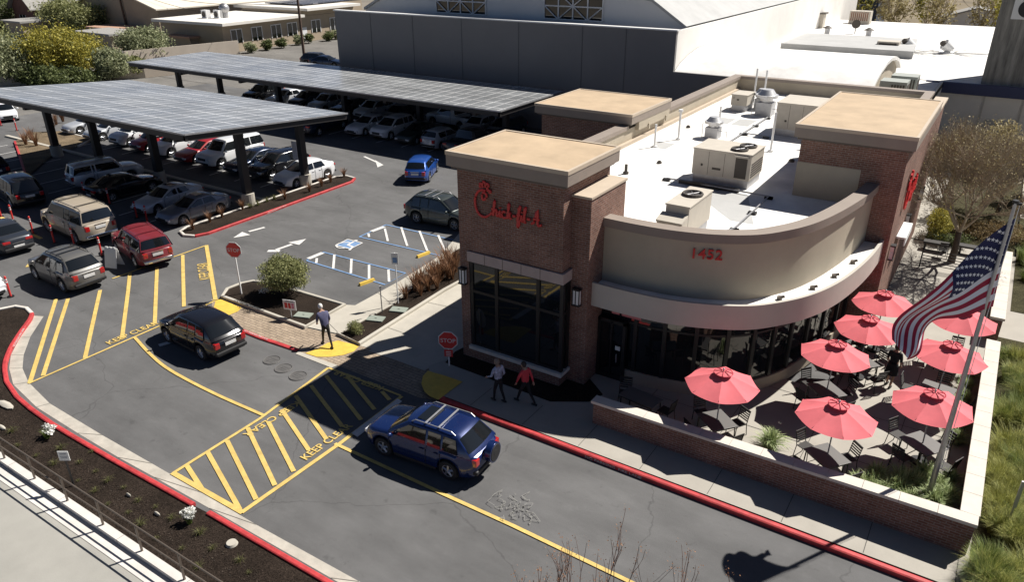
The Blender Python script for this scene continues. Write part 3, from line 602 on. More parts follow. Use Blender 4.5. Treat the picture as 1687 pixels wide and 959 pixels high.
def piperun(pts, lab):
    b = MB(); b.tube([(x, y, 5.62) for x, y in pts], .035, 6)
    for i in range(len(pts)-1):
        L = math.dist(pts[i], pts[i+1]); k = max(1, int(L/2.2))
        for q in range(k+1): t = q/k; x = pts[i][0]*(1-t)+pts[i+1][0]*t; y = pts[i][1]*(1-t)+pts[i+1][1]*t; b.box(x-.16, x+.16, y-.1, y+.1, 5.5, 5.6, 1)
    rthing('gas_pipe', lab, 'pipe', b, [GALV, BLK], (pts[0][0], pts[0][1], 5.5))
piperun([(-11.7, 36.5), (-11.7, 46.2)], 'grey pipe on black blocks running back past the exhaust fans')
piperun([(-11.9, 31.0), (-7.3, 30.8), (-7.3, 26.3), (-7.9, 24.6)], 'grey pipe on black blocks bending round in front of the large unit')
piperun([(-11.6, 41.4), (-10.4, 41.3)], 'short grey pipe joining the tall box unit')
for x, y, r_, lab in ((-13.3, 33.5, .12, 'small round roof drain left of the large rooftop unit'), (-8.0, 37.2, .14, 'small round roof drain behind the large rooftop unit'), (-14.9, 41.5, .12, 'small round roof drain along the left parapet'), (-12.2, 27.0, .12, 'small round roof drain near the front tower')):
    b = MB(); b.cyl((x, y, 5.5), r_, .09, 14); b.cyl((x, y, 5.59), r_*.6, .05, 10); rthing('roof_drain', lab, 'roof drain', b, ACD, (x, y, 5.5))
for x, y, h_, lab in ((-8.1, 39.9, .55, 'short dark vent stub right of the pipe run'), (-13.9, 31.0, .45, 'short dark vent stub left of the large rooftop unit'), (-9.7, 28.6, .35, 'short dark vent stub between the two front rooftop units')):
    b = MB(); b.cyl((x, y, 5.5), .07, h_, 10); b.cyl((x, y, 5.5), .13, .1, 12); rthing('vent_stub', lab, 'vent pipe', b, ACD, (x, y, 5.5))
b = MB(); b.box(-11.3, -8.6, 30.9, 31.05, 5.52, 5.66); rthing('cable_tray', 'dark cable tray at the foot of the large rooftop unit', 'cable tray', b, BLK, (-11.3, 31, 5.5))

# ================================================================== PATIO WALL
t = thing('patio_wall', 'low brick wall with pale stone coping round the patio', 'wall', (-3, 19.7, .14))
def zt(x): return .98+(x+9.4)/11.4*.18
b = MB(); y0, y1 = 19.5, 19.78
b.add([(-9.4, y0, .1), (1.95, y0, .1), (1.95, y1, .1), (-9.4, y1, .1), (-9.4, y0, zt(-9.4)), (1.95, y0, zt(1.95)), (1.95, y1, zt(1.95)), (-9.4, y1, zt(-9.4))], [(0, 1, 5, 4), (1, 2, 6, 5), (2, 3, 7, 6), (3, 0, 4, 7), (4, 5, 6, 7)])
b.box(1.62, 1.95, 19.79, 31.3, .1, 1.14); b.box(1.62, 2.02, 33.6, 42, .1, 1.14); b.build('brickwork', BRICK, t)
b = MB(); 
for i in range(12):
    xa = -9.46+i*.955; xb = xa+.945; b.add([(xa, y0-.07, zt(xa)), (xb, y0-.07, zt(xb)), (xb, y1+.07, zt(xb)), (xa, y1+.07, zt(xa)), (xa, y0-.07, zt(xa)+.1), (xb, y0-.07, zt(xb)+.1), (xb, y1+.07, zt(xb)+.1), (xa, y1+.07, zt(xa)+.1)], [(0, 1, 5, 4), (1, 2, 6, 5), (2, 3, 7, 6), (3, 0, 4, 7), (4, 5, 6, 7)])
for i in range(12): b.box(1.55, 2.02, 19.87+i*.955, 20.81+i*.955, 1.14, 1.25)
for i in range(9): b.box(1.55, 2.08, 33.6+i*.955, 34.54+i*.955, 1.14, 1.25)
b.build('coping', mat('coping_stone', (.60, .555, .49), .8, var=.12, scale=1.5, fine=.05), t)
# ================================================================== CARPORTS
def carport(label, x0, x1, y0, zf, y1, zb, cols, colY, ch):
    t = thing('solar_carport', label, 'carport', ((x0+x1)/2, (y0+y1)/2, 0), 0, 'solar carports over the parking rows')
    def q(mb, xa, xb, ya, yb, dz0, dz1, mi=0):
        f = lambda y: zf+(zb-zf)*(y-y0)/(y1-y0); vs = [(x, y, f(y)+dz) for dz in (dz0, dz1) for y in (ya, yb) for x in (xa, xb)]
        mb.add(vs, [(0, 2, 3, 1), (4, 5, 7, 6), (0, 1, 5, 4), (2, 6, 7, 3), (0, 4, 6, 2), (1, 3, 7, 5)], mi)
    b = MB(); q(b, x0, x1, y0, y1, -.05, 0); b.build('solar_panels', SOLAR, t)
    b = MB(); q(b, x0-.02, x1+.02, y0-.06, y0-.005, -.07, .02); q(b, x1+.002, x1+.06, y0, y1, -.07, .02, 0); b.build('panel_edge', GALV, t)
    b = MB()
    n = 7
    for i in range(n): y = y0+.5+(y1-y0-1.0)*i/(n-1); q(b, x0+.1, x1-.1, y-.06, y+.06, -.28, -.052)
    q(b, x0+.1, x1-.02, y0+.05, y0+.2, -.42, -.055); q(b, x1-.2, x1-.05, y0+.05, y1-.05, -.42, -.052)
    b.build('purlins', STEEL, t)
    for cx in cols:
        b = MB(); q(b, cx-.15, cx+.15, y0+.6, y1-.6, -.75, -.285); b.build('crossbeam', STEEL, t)
        f = lambda y: zf+(zb-zf)*(y-y0)/(y1-y0)
        for cy in colY:
            b = MB(); b.box(cx-.2, cx+.2, cy-.24, cy+.24, .8, f(cy)-.6); c = b.build('column', STEEL, t)
            b = MB(); b.cyl((cx, cy, 0), .42, .85, 18); b.build('concrete_base', CONC, c)
    for cx in cols[1::2]:
        b = MB(); b.box(cx-.6, cx+.6, y0+3, y0+3.25, 0, 0); 
    return t
carport('nearer solar panel carport with its high edge towards the camera', -62.2, -37.0, 24.15, 5.8, 36.5, 4.78, [-38.9, -48.2, -55.5, -62.0][:3]+[-61.6], [29.0], 0)
# second pair of posts at the right end
t = bpy.data.objects['solar_carport']; b = MB(); b.box(-39.2, -38.8, 33.7, 34.15, .8, 4.4); c = b.build('column', STEEL, t); b = MB(); b.cyl((-39.0, 33.9, 0), .42, .85, 18); b.build('concrete_base', CONC, c)
b = MB(); b.box(-39.0, -38.55, 33.1, 33.14, 2.1, 3.3); b.build('notice_board', mat('notice_grey', (.35, .37, .42), .5), t)
carport('longer solar panel carport further back against the charcoal wall', -77.3, -30.7, 45.6, 4.0, 55.1, 4.0, [-33.5, -42.5, -51.5, -60.5, -69.5, -76.5], [50.6], 0)

# ================================================================== FAR BUILDINGS
t = thing('hangar', 'big white gabled hangar behind the charcoal wall', 'hangar', (-40, 75, 0))
b = MB(); Y0, Y1 = 59.8, 130
prof = [(-22.3, 9.0), (-25.4, 10.95), (-29.5, 11.75), (-34, 12.3), (-39.5, 12.5), (-45, 12.3), (-49.6, 11.7), (-53.3, 10.7), (-56.6, 9.1)]
b.add([(x, Y0, z) for x, z in prof]+[(-56.6, Y0, 0), (-22.3, Y0, 0)], [tuple(range(11))[::-1]]); b.box(-22.3, -22.1, 57.3, Y1, 0, 9.0, 1)
b.build('wall', [HANG, CREAM], t)
b = MB(); n = len(prof); vs = [(x, y, z+.12) for y in (Y0-.25, Y1) for x, z in prof]+[(x, y, z-.12) for y in (Y0-.25, Y1) for x, z in prof]
b.add(vs, [(i, i+1, n+i+1, n+i) for i in range(n-1)]+[(2*n+i, 3*n+i, 3*n+i+1, 2*n+i+1) for i in range(n-1)]+[(i, 2*n+i, 2*n+i+1, i+1) for i in range(n-1)]); b.build('roof', ROOFG, t)
for (xa, xb, yb) in ((720, 801, 25), (897, 993, 36)):
    p0 = PY(xa, yb-2, Y0); p1 = PY(xb, yb, Y0); b = MB(); x0, x1, z0, z1 = p0.x, p1.x, p1.z+.05, p1.z+2.2
    b.box(x0, x1, Y0-.03, Y0-.01, z0, z1); wn = b.build('window', GLASS, t); b = MB(); wd = (x1-x0)/4
    for i in range(5): b.box(x0+i*wd-.05, x0+i*wd+.05, Y0-.12, Y0-.035, z0, z1)
    for z in (z0, (z0+z1)/2, z1): b.box(x0-.05, x1+.05, Y0-.11, Y0-.04, z-.05, z+.05)
    for i in range(4):
        s = 1 if i % 2 else -1; b.tube([(x0+(i+(0 if s > 0 else 1))*wd, Y0-.14, z0), (x0+(i+(1 if s > 0 else 0))*wd, Y0-.14, z0+1.1)], .05, 4)
        if i in (1, 2): b.tube([(x0+(i+(0 if s > 0 else 1))*wd, Y0-.14, z1), (x0+(i+(1 if s > 0 else 0))*wd, Y0-.14, z0+1.1)], .05, 4)
    b.build('frame', WMET, wn)
t = thing('charcoal_wall', 'tall charcoal screen wall with vertical seams behind the far carport', 'wall', (-40, 57, 0))
b = MB(); b.box(-58.2, -22.1, 57.0, 57.3, 0, 9.0, 0)
for x in (-53.5, -48.2, -42.5, -36.4, -30.2, -26.3): b.box(x, x+.06, 56.97, 57.0, 0, 8.99, 1)
b.box(-22.1, -17.2, 56.9, 57.2, 0, 6.02, 0)
b.build('panels', [WALLG, mat('seam', (.12, .12, .12), .8)], t); b = MB(); b.box(-58.3, -22.0, 56.9, 57.5, 9.0, 9.1); b.build('coping', HANG, t)
# barrel roofed white building
t = thing('barrel_roofed_building', 'white building with a rounded barrel roof right behind the restaurant', 'building', (-14, 62, 0))
prof = [(57.0, 5.95), (58.2, 6.5), (59.8, 6.95), (61.8, 7.25), (64, 7.3), (66.3, 7.1), (68.3, 6.7), (70, 6.0)]
b = MB(); n = len(prof); vs = [(x, y, z) for x in (-22.05, -7.7) for y, z in prof]+[(x, y, z-.25) for x in (-22.05, -7.7) for y, z in prof]
b.add(vs, [(i, n+i, n+i+1, i+1) for i in range(n-1)]+[(2*n+i, 2*n+i+1, 3*n+i+1, 3*n+i) for i in range(n-1)]+[(n+i, 3*n+i, 3*n+i+1, n+i+1) for i in range(n-1)], 0); b.build('roof', ROOFW, t, smooth=50)
b = MB(); b.add([(-8.0, y, z-.2) for y, z in prof]+[(-8.0, 70, 0), (-8.0, 57, 0)], [tuple(range(10))]); b.box(-17.2, -8.01, 57.0, 57.2, 0, 5.8); b.build('wall', STUC, t)
# long white roof beyond
t = thing('warehouse', 'wide low warehouse with a bright white roof and navy fascia beyond the restaurant', 'warehouse', (-8, 95, 0))
b = MB(); b.prism([(-22.05, 70.1), (-5.6, 70.1), (40, 69.6), (40, 119), (-22.05, 119)], 4.6, 5.0); b.prism([(-7.6, 57.2), (-4.4, 57.2), (-4.4, 70), (-7.6, 70)], 4.6, 4.95); b.build('roof', ROOFW, t)
b = MB(); b.prism([(-20.5, 82), (-8.2, 82), (-9.2, 93), (-20.5, 93)], 5.0, 5.7); b.build('raised_roof', ROOFG, t)
b = MB(); b.box(-5.5, 40, 69.75, 70.0, 0, 4.2); b.box(-4.6, -4.4, 57.1, 69.7, 0, 5.1); b.build('wall', mat('greige_wall', (.68, .64, .57), .85, var=.08, scale=.6), t)
b = MB(); b.box(-5.6, 40, 69.45, 69.75, 4.2, 5.05); b.build('fascia', mat('navy_fascia', (.025, .035, .10), .5), t)
b = MB()
for x in (-1.4, 1.2): b.box(x, x+.12, 69.68, 69.75, 0, 4.2)
b.box(-.9, .9, 69.66, 69.74, .1, 2.4); b.build('pilaster', STUCL, t)
b = MB(); b.box(2.6, 12, 69.6, 69.74, 0, 3.6); b.build('window', GLASS, t)
for (x, y, lab) in ((-6.6, 58.6, 'dark louvred unit at the right end of the barrel roof, nearest the restaurant'), (-6.3, 61.4, 'dark louvred unit behind the nearest one at the barrel roof end')):
    u = thing('rooftop_condenser', lab, 'condenser', (x, y, 4.95)); b = MB(); b.box(x-.85, x+.85, y-.8, y+.8, 4.95, 6.5); b.build('casing', mat('unit_grey', (.33, .35, .32), .6), u)
    b = MB()
    for q in range(5): b.box(x-.1+q*.18, x+.0+q*.18, y-.83, y-.805, 5.2, 6.3)
    b.box(x+.855, x+.87, y-.6, y+.6, 5.2, 6.3); b.build('louvre', ACD, u)
for (px, py, kind, lab) in ((1462, 84, 'box', 'dark open hatch box on the white roof right of the grey raised roof'), (1416, 38, 'rust', 'rusty vent housing near the far edge of the white roof'), (1348, 45, 'chim', 'beige square vent chimney on the white roof left of the dish'), (1408, 55, 'dish', 'small round dish on the white roof'), (1430, 60, 'mush', 'small hooded vent right of the round dish'), (1362, 56, 'mush', 'small hooded vent left of the round dish'), (1498, 83, 'duct', 'left of two black slanted duct stubs on the white roof'), (1561, 87, 'duct', 'right of two black slanted duct stubs on the white roof')):
    c = G(px, py, 5.02); b = MB(); x, y, z = c
    if kind == 'box': b.box(x-1.0, x+1.0, y-.8, y+.8, z, z+1.0, 0); b.box(x-.8, x+.8, y-.83, y-.8, z+.1, z+.85, 1)
    elif kind == 'rust':
        b.box(x-1.3, x+1.3, y-.8, y+.8, z, z+1.6, 0)
        for q in range(9): b.box(x-1.1+q*.25, x-1.0+q*.25, y-.84, y-.8, z+.4, z+1.5, 1)
    elif kind == 'chim': b.box(x-.6, x+.6, y-.6, y+.6, z, z+1.7, 0); b.box(x-.8, x+.8, y-.8, y+.8, z+1.7, z+1.85, 1)
    elif kind == 'dish': b.cyl((x, y, z), .05, 1.0, 6, 1); b.tube([(x, y-.1, z+1.1), (x, y, z+1.1)], [.5, .35], 14, 1)
    elif kind == 'mush': b.cyl((x, y, z), .3, .7, 12); b.tube([(x, y, z+.7), (x, y, z+1.0)], [.6, .1], 12, 1)
    else: b.tube([(x, y, z), (x+.2, y, z+.4), (x-.45, y-.3, z+.9)], [.42, .42, .5], 14, 0); b.cyl((x-.1, y, z), .7, .1, 14, 0); b.ball((x-.46, y-.31, z+.92), (.4, .4, .3), 10, 5, 1)
    o = b.build('roof_vent', [ACM if kind in ('box', 'chim', 'rust') else GALV if kind != 'duct' else WMET, mat('rust', (.22, .08, .04), .9) if kind == 'rust' else ACD], at=(x, y, z)); tag(o, lab, 'roof vent')
b = MB()
for px in (1498, 1561):
    c = G(px, 86, 5.012)
    for k in range(26): a = random.uniform(0, 6.28); L = random.uniform(.6, 3.4); b.line([(c.x, c.y), (c.x+math.cos(a)*L*1.3, c.y+math.sin(a)*L*1.1)], .13, 5.006)
b.build('soot_stain', mat('soot', (.20, .195, .185), .9), t)
t = thing('concrete_tower', 'stained concrete tower with a round emblem at the top right', 'tower', (2, 75, 0))
p = PY(1617, 132, 70.2); b = MB(); b.box(p.x, p.x+9, p.y, p.y+5, 4.0, 16)
def tower_mat():
    m, nt, bb = _base('stained_concrete', (.30, .29, .26), .9); v = _pos(nt); mp = nt.nodes.new('ShaderNodeMapping'); mp.inputs['Scale'].default_value = (1.1, 1.1, .12); nt.links.new(v, mp.inputs[0])
    c = _mul(nt, (.33, .315, .28), _ramp(nt, _noise(nt, mp.outputs[0], 1.4, 6, .7), [(.35, .35), (.65, 1.15)])); nt.links.new(c, bb.inputs['Base Color']); return m
b.build('shaft', tower_mat(), t)
e = PY(1694, 14, p.y); b = MB(); b.box(e.x-.95, e.x+1.4, p.y-.06, p.y-.01, e.z-.75, e.z+.9); b.build('sign_panel', PLATE, t)
b = MB(); b.tube([(e.x, p.y-.09, e.z), (e.x, p.y-.065, e.z)], .62, 24); em = b.build('emblem', BLK, t)
o = text_obj('letter', 'S', .9, PLATE, .01, 'CENTER'); o.parent = em; o.location = Vector((e.x, p.y-.11, e.z-.3))-wloc(t)*1.0; o.rotation_euler = (R(90), 0, 0)
# background at the very top right
def house(name, label, cat, x0, x1, y0, y1, h, wallm, roofm, ridge=0, overh=.4, wins=(), z=0, cats=None):
    t = thing(name, label, cat, ((x0+x1)/2, (y0+y1)/2, z)); b = MB()
    b.box(x0, x1, y0, y1, z, z+h); 
    if ridge: xm = (x0+x1)/2; b.add([(x0, y0, z+h), (x1, y0, z+h), (xm, y0, z+h+ridge), (x0, y1, z+h), (x1, y1, z+h), (xm, y1, z+h+ridge)], [(0, 1, 2), (3, 5, 4)])
    b.build('wall', wallm, t); b = MB(); o = overh
    if ridge:
        k = ridge/((x1-x0)/2)
        for s in (-1, 1):
            xe = x0-o if s < 0 else x1+o; xm = (x0+x1)/2; ze = z+h-o*k; vs = [(xe, y0-o, ze), (xm, y0-o, z+h+ridge), (xm, y1+o, z+h+ridge), (xe, y1+o, ze)]
            vs = [(a, c, d+.05) for a, c, d in vs]+[(a, c, d+.25) for a, c, d in vs]; b.add(vs, [(0, 1, 2, 3), (4, 7, 6, 5), (0, 4, 5, 1), (1, 5, 6, 2), (2, 6, 7, 3), (3, 7, 4, 0)])
    else: b.box(x0-o, x1+o, y0-o, y1+o, z+h, z+h+.3)
    b.build('roof', roofm, t)
    for (side, u, wz, ww, wh) in wins:
        b = MB(); f = MB()
        if side == 'S': b.box(u, u+ww, y0-.03, y0-.005, z+wz, z+wz+wh); fr = [(u-.08, u, y0-.08, y0), (u+ww, u+ww+.08, y0-.08, y0), (u+ww/2-.04, u+ww/2+.04, y0-.07, y0-.031)]
        else: b.box(x1+.005, x1+.03, u, u+ww, z+wz, z+wz+wh); fr = [(x1, x1+.08, u-.08, u), (x1, x1+.08, u+ww, u+ww+.08), (x1+.031, x1+.07, u+ww/2-.04, u+ww/2+.04)]
        wn = b.build('window', GLASS, t)
        for a in fr: f.box(*a, z+wz, z+wz+wh)
        q = fr[0]; r = fr[1]; f.box(q[0], r[1], q[2], r[3], z+wz-.1, z+wz-.005); f.build('frame', WMET, wn)
    return t
house('navy_building', 'dark navy building with a grey door at the top right, beyond the white roof', 'building', -32, -22, 150, 160, 8.5, mat('navy_wall', (.05, .065, .10), .8), ROOFG, wins=(('S', -29, 5.0, 6, .5),))
# tan church-like hall and its flat roofed wing at the top left
t = house('tan_hall', 'large tan stucco hall with a pale gabled roof at the top left', 'hall', -147, -122.2, 79.2, 128, 5.0, TAN, mat('cream_roof', (.66, .60, .50), .8, var=.06, scale=.2), 3.2, .5, wins=(('S', -126, .9, 1.4, .9),))
wn = []
p = G(372, 88, 0); q = G(545, 62, 0)
t = thing('flat_roofed_wing', 'low tan wing with white flat roofs, a row of windows and clipped bushes in front', 'building', (p.x, p.y, 0))
dv = (q-p); L = dv.length; ang = math.atan2(dv.y, dv.x); M = Matrix.Translation(p) @ Matrix.Rotation(ang, 4, 'Z')
b = MB(); b.box(0, L*1.3, 0, 14, 0, 4.0, 0, M); b.build('wall', TAN, t)
b = MB(); b.box(-.8, 16, -1.2, 15, 4.0, 4.4, 0, M); b.box(16.5, L*1.3, -1.4, 16, 4.9, 5.3, 0, M); b.box(16.5, L*1.3, 0.1, 14, 4.01, 4.9, 1, M); b.build('roof', [mat('white_flat_roof', (.72, .69, .63), .8, var=.08, scale=.3), TAN], t)
b = MB(); b.box(20, 34, 3, 12, 5.45, 5.6, 0, M); b.build('roof_solar_panels', SOLAR2, t)
for u in (1.5, 5.5, 9.5, 13.0, 18.5, 23.0, 27.0, 31):
    b = MB(); b.box(u, u+2.0, -.04, -.01, 1.3, 3.2, 0, M); wn = b.build('window', GLASS, t); b = MB()
    for x in (u-.1, u+.95, u+2.0): b.box(x, x+.12, -.1, -.045, 1.3, 3.2, 0, M)
    b.box(u-.1, u+2.12, -.1, -.045, 3.2, 3.32, 0, M); b.build('frame', WMET, wn)
b = MB(); b.box(16.2, 17.3, -.05, -.01, 0, 2.3, 0, M); b.build('door', WMET, t)
BUSHPTS = [M @ Vector((u, -2.2+.3*math.sin(u*7), 0)) for u in (2.5, 6, 8.8, 13, 15.5, 19.5, 22, 24.5, 29, 31.5, 34)]
rp0 = M @ Vector((6, 6, 4.4)); b = MB(); b.cyl(rp0, .5, 1.2, 12); b.ball((rp0.x, rp0.y, rp0.z+1.4), .8, 12, 7); o = b.build('roof_turbine_vent', GALV, at=rp0, smooth=60); tag(o, 'round silver turbine vent on the white flat roof at the top left', 'roof vent')
for k, (u, lab) in enumerate(((-.2, 'left'), (1.9, 'right'))):
    c = G(340+k*20, 27, 4.6); b = MB(); b.box(c.x-.6, c.x+.6, c.y-.4, c.y+.4, 4.4, 5.6, 0); b.tube([(c.x, c.y-.46, 5.0), (c.x, c.y-.41, 5.0)], .42, 14, 1); o = b.build('cooling_unit', [WMET, ACD], at=c); tag(o, 'small white wall unit with a dark fan against the tan hall, %s of the pair' % lab, 'cooling unit')
house('brick_house', 'brown brick house with a grey hipped roof in the top left corner', 'house', G(30, 50, 0).x, G(78, 52, 0).x, G(50, 52, 0).y, G(50, 52, 0).y+10, 4.6, mat('brown_brick', (.20, .10, .08), .9, var=.2, scale=1), SHING, 3.2, .8, wins=(('S', G(50, 50, 0).x, 1.4, 2.0, 1.6),))
for (px, py, lx, ly, h, lab, rm) in ((160, 80, 9, 5, 2.2, 'low shed with a pale roof behind the yellow bushes', SHING), (28, 62, 6, 6, 2.6, 'low house with a pale grey roof at the left edge behind the bushes', SHING), (172, 68, 7, 4, 2.0, 'small shed with a terracotta roof beside the tan hall', mat('terracotta', (.42, .26, .18), .9)), (300, 84, 5, 3, 2.0, 'small terracotta roofed shelter in front of the tan hall', mat('terracotta', (.42, .26, .18), .9)), (150, 32, 8, 8, 6.5, 'pale terrace house with a deck left of the tan hall', SHING)):
    c = G(px, py, 0); house('shed', lab, 'shed', c.x-lx/2, c.x+lx/2, c.y, c.y+ly, h, TAN, rm, 0, .5)
b = MB(); c0 = G(210, 108, 0); c1 = G(395, 88, 0); b.sweep([c0, c1], [(0, 0), (.2, 0), (.2, 1.9), (0, 1.9)]); o = b.build('boundary_wall', mat('cream_stucco', (.55, .48, .40), .9, var=.1, scale=.5), at=c0); tag(o, 'cream boundary wall behind the long carport', 'wall')
b = MB(); c0 = G(-30, 145, 0); c1 = G(240, 128, 0); c2 = G(330, 118, 0); b.sweep([c0, c1, c2], [(0, 0), (.2, 0), (.2, 1.2), (0, 1.2)]); o = b.build('boundary_wall', mat('cream_stucco2', (.50, .43, .35), .9), at=c0); tag(o, 'low pale garden wall under the big yellow bushes', 'wall')
def upole(px, py, h, lean, lab, arms=1):
    c = G(px, py, 0); t = thing('utility_pole', lab, 'utility pole', c); b = MB(); top = Vector((c.x+lean, c.y, h)); b.tube([c, top], [.2, .13], 10); b.build('pole', WOODP, t)
    for k in range(arms): z = h-.6-k*1.1; b = MB(); b.box(c.x-1.3+lean, c.x+1.3+lean, c.y-.18, c.y-.06, z-.08, z+.08); [b.cyl((c.x+lean+q, c.y-.12, z+.08), .06, .2, 6) for q in (-1.1, -.5, .5, 1.1)]; b.build('crossarm', WOODP, t)
    return top
ta = upole(502.5, 104, 12, 0, 'tall wooden utility pole rising behind the far carport', 2); tb = upole(213, 62, 9.5, -.6, 'wooden utility pole in front of the dark side of the tan hall', 1); tc = upole(46, 50, 11, -.6, 'thin wooden utility pole by the brick house', 1)
def wire(a, bb, sag, lab):
    P = [a.lerp(bb, i/14)-Vector((0, 0, sag*4*(i/14)*(1-i/14))) for i in range(15)]; b = MB(); b.tube(P, .035, 4); o = b.build('overhead_wire', BLK, at=a); tag(o, lab, 'wire')
wire(tb-Vector((0, 0, .5)), ta-Vector((0, 0, 4.0)), 1.6, 'dark overhead wire strung between the two right hand utility poles'); wire(tc-Vector((0, 0, .5)), tb-Vector((0, 0, .6)), 1.2, 'dark overhead wire strung from the thin pole at the left')
wire(tb-Vector((0, 0, .9)), Vector((-110, 84, 4.2)), .8, 'overhead wire dropping from the pole to the white flat roof')
# ================================================================== VEHICLES (local frame: nose along +x)
def paint(name, col, rough=.28, metal=.0): return mat(name, col, rough, metal, coat=.8)
KIND = dict(   # L, W, H, hood z at nose, (cowl x,z), (roof front x), (roof rear x), (tail glass bottom x,z), deck z, belt, wheel r, clearance, wheelbase
 sedan=(4.75, 1.82, 1.44, .70, (1.02, .95), .15, -1.0, (-1.80, 1.04), 1.0, .96, .33, .22, 2.78),
 fast=(4.45, 1.76, 1.48, .68, (1.12, .98), .15, -1.1, (-2.05, 1.10), 1.04, .98, .32, .20, 2.70),
 hatch=(4.1, 1.72, 1.5, .78, (1.05, .98), .35, -1.45, (-1.88, 1.02), 0, .97, .32, .22, 2.5),
 suv=(4.6, 1.86, 1.68, .88, (1.22, 1.08), .38, -1.55, (-2.14, 1.12), 0, 1.06, .37, .28, 2.68),
 bigsuv=(5.2, 2.0, 1.92, 1.05, (1.45, 1.22), .85, -2.3, (-2.5, 1.22), 0, 1.2, .40, .34, 3.2),
 wagon=(4.75, 1.82, 1.70, .98, (.98, 1.12), .52, -2.08, (-2.28, 1.12), 0, 1.08, .37, .32, 2.7),
 van=(4.9, 1.95, 1.76, .92, (1.4, 1.1), .5, -1.95, (-2.36, 1.12), 0, 1.06, .36, .26, 2.95),
 pickup=(5.4, 1.9, 1.78, 1.0, (1.35, 1.15), .75, -.75, (-.95, 1.16), 1.1, 1.1, .39, .36, 3.3))
def make_car(kind, label, col, xy, head, group='vehicles in the car park', cat='car', rack=0, spare=0, sunroof=0, rim=None, dark_glass=True, taillow=0, sc=1.0):
    L, W, H, zn, (xc, zc), xr0, xr1, (xt, zt_), deck, belt, wr, clr, wb = KIND[kind]
    t = thing({'pickup': 'pickup_truck', 'van': 'minivan'}.get(kind, 'parked_car'), label, cat, (xy[0], xy[1], 0), R(head), group); t.scale = (sc,)*3
    xw = (wb/2+.05, -wb/2+.05); ar = wr+.07; hw = W/2
    xs = set([L/2, L/2-.05, L/2-.16, L/2-.26, L/2-.35, L/2-.5, -L/2+.22, -L/2+.45, xc, xc-.25, xr0, xr1, xt, -L/2, -L/2+.05, -L/2+.14, -L/2+.3, 0, -.4, .4])
    for q in xw:
        for k in range(-6, 7): xs.add(q+ar*math.sin(k*math.pi/12)*1.0)
        xs.add(q+ar+.02); xs.add(q-ar-.02)
    xs = sorted([x for x in xs if -L/2 <= x <= L/2], reverse=True)
    X = [xs[0]]
    for x in xs[1:]:
        if X[-1]-x > .015: X.append(x)
    if abs(X[-1]+L/2) > 1e-4: X.append(-L/2)
    def top(x):
        if x > xc: f = (L/2-x)/(L/2-xc); return zn+(zc-zn)*(f**.8) - 1.5*max(0, (.36-(L/2-x)))**2 - max(0, .07-(L/2-x))*1.1
        if x > xt or not deck: 
            z = belt + (zc-belt)*max(0, 1-(xc-x)/.6)
            if x < xt and not deck: z = belt-.02
            return z-max(0, (.06-(x+L/2)))*1.2
        f = (x+L/2)/(xt+L/2); return deck+(zt_-deck)*f-max(0, (.10-(x+L/2)))*1.4
    def wid(x):
        e = min(L/2-x, x+L/2); r = .75
        return hw*(1-.27*(max(0, 1-e/r))**2.6)
    body = MB(); secs = []
    for x in X:
        zb = clr
        e = min(L/2-x, x+L/2)
        if e < .3: zb = clr+.10*(1-e/.3)
        for q in xw:
            d = abs(x-q)
            if d < ar: zb = max(zb, wr+math.sqrt(ar*ar-d*d))
        zt = top(x); w_ = wid(x); mid = max(zb+.05, .55*(zt)+.05); zb = min(zb, zt-.12); mid = min(mid, zt-.06)
        hl = [(0, zb), (w_*.90, zb), (w_*.985, zb+.03), (w_, mid), (w_*.985, (mid+zt)/2+.01), (w_*.93, zt-.015), (w_*.80, zt+.012), (w_*.4, zt+.03), (0, zt+.035)]
        secs.append([(x, y, z) for y, z in hl]+[(x, -y, z) for y, z in hl[-2:0:-1]])
    k = len(secs[0]); n = len(secs); vs = [p for s in secs for p in s]
    fs = [(i*k+q, i*k+(q+1) % k, (i+1)*k+(q+1) % k, (i+1)*k+q) for i in range(n-1) for q in range(k)]
    fs += [tuple(range(k))[::-1], tuple((n-1)*k+q for q in range(k))]
    body.add(vs, fs, 0)
    # seams and handles
    doorx = [xc-.12, (xc+xr1)/2-.25 if kind != 'pickup' else -.55]
    if kind not in ('pickup',): doorx.append(max(xr1+.25, -wb/2+.35))
    for s in (1, -1):
        for x in doorx: body.box(x-.008, x+.008, s*wid(x)*1.0-.012, s*wid(x)*1.0+.004, clr+.12, belt-.04, 1)
        for x in doorx[1:]: body.box(x+.08, x+.24, s*wid(x)*.985-.01, s*wid(x)*.985+.03, belt-.16, belt-.125, 2)
        body.box(-wb/2+ar+.1, wb/2-ar, s*hw*.9-.06, s*hw*.99+.004, clr-.04, clr+.07, 1)
    body.box(-wb/2-.1, wb/2+.1, -hw*.62, hw*.62, clr-.02, zc-.3, 1)
    cm = col if not isinstance(col, (list, tuple)) else col[0]
    o = body.build('body', [cm, TRIM, cm], t, world=False, smooth=60)
    # cabin
    wbl, wtl = hw*.93, hw*.76
    roof_z = lambda x: H-.035*((x-(xr0+xr1)/2)/((xr0-xr1)/2))**2
    cab = MB(); ny = 8; YS = [1, .94, .74, .40, 0, -.40, -.74, -.94, -1]; DZ = [-.055, -.012, .012, .03, .036, .03, .012, -.012, -.055]
    def crow(x, z, w_, crown): return [(x+(.13*(1-YS[j]**2) if x > 0 else 0), w_*YS[j], z+(DZ[j] if crown else 0)) for j in range(ny+1)]
    rowd = [crow(xc, zc-.02, wbl*.95, .0), crow(xr0, roof_z(xr0), wtl*.97, .03)]
    for i in range(1, 5): x = xr0+(xr1-xr0)*i/5; rowd.append([(x, wtl*YS[j], roof_z(x)+DZ[j]*1.1) for j in range(ny+1)])
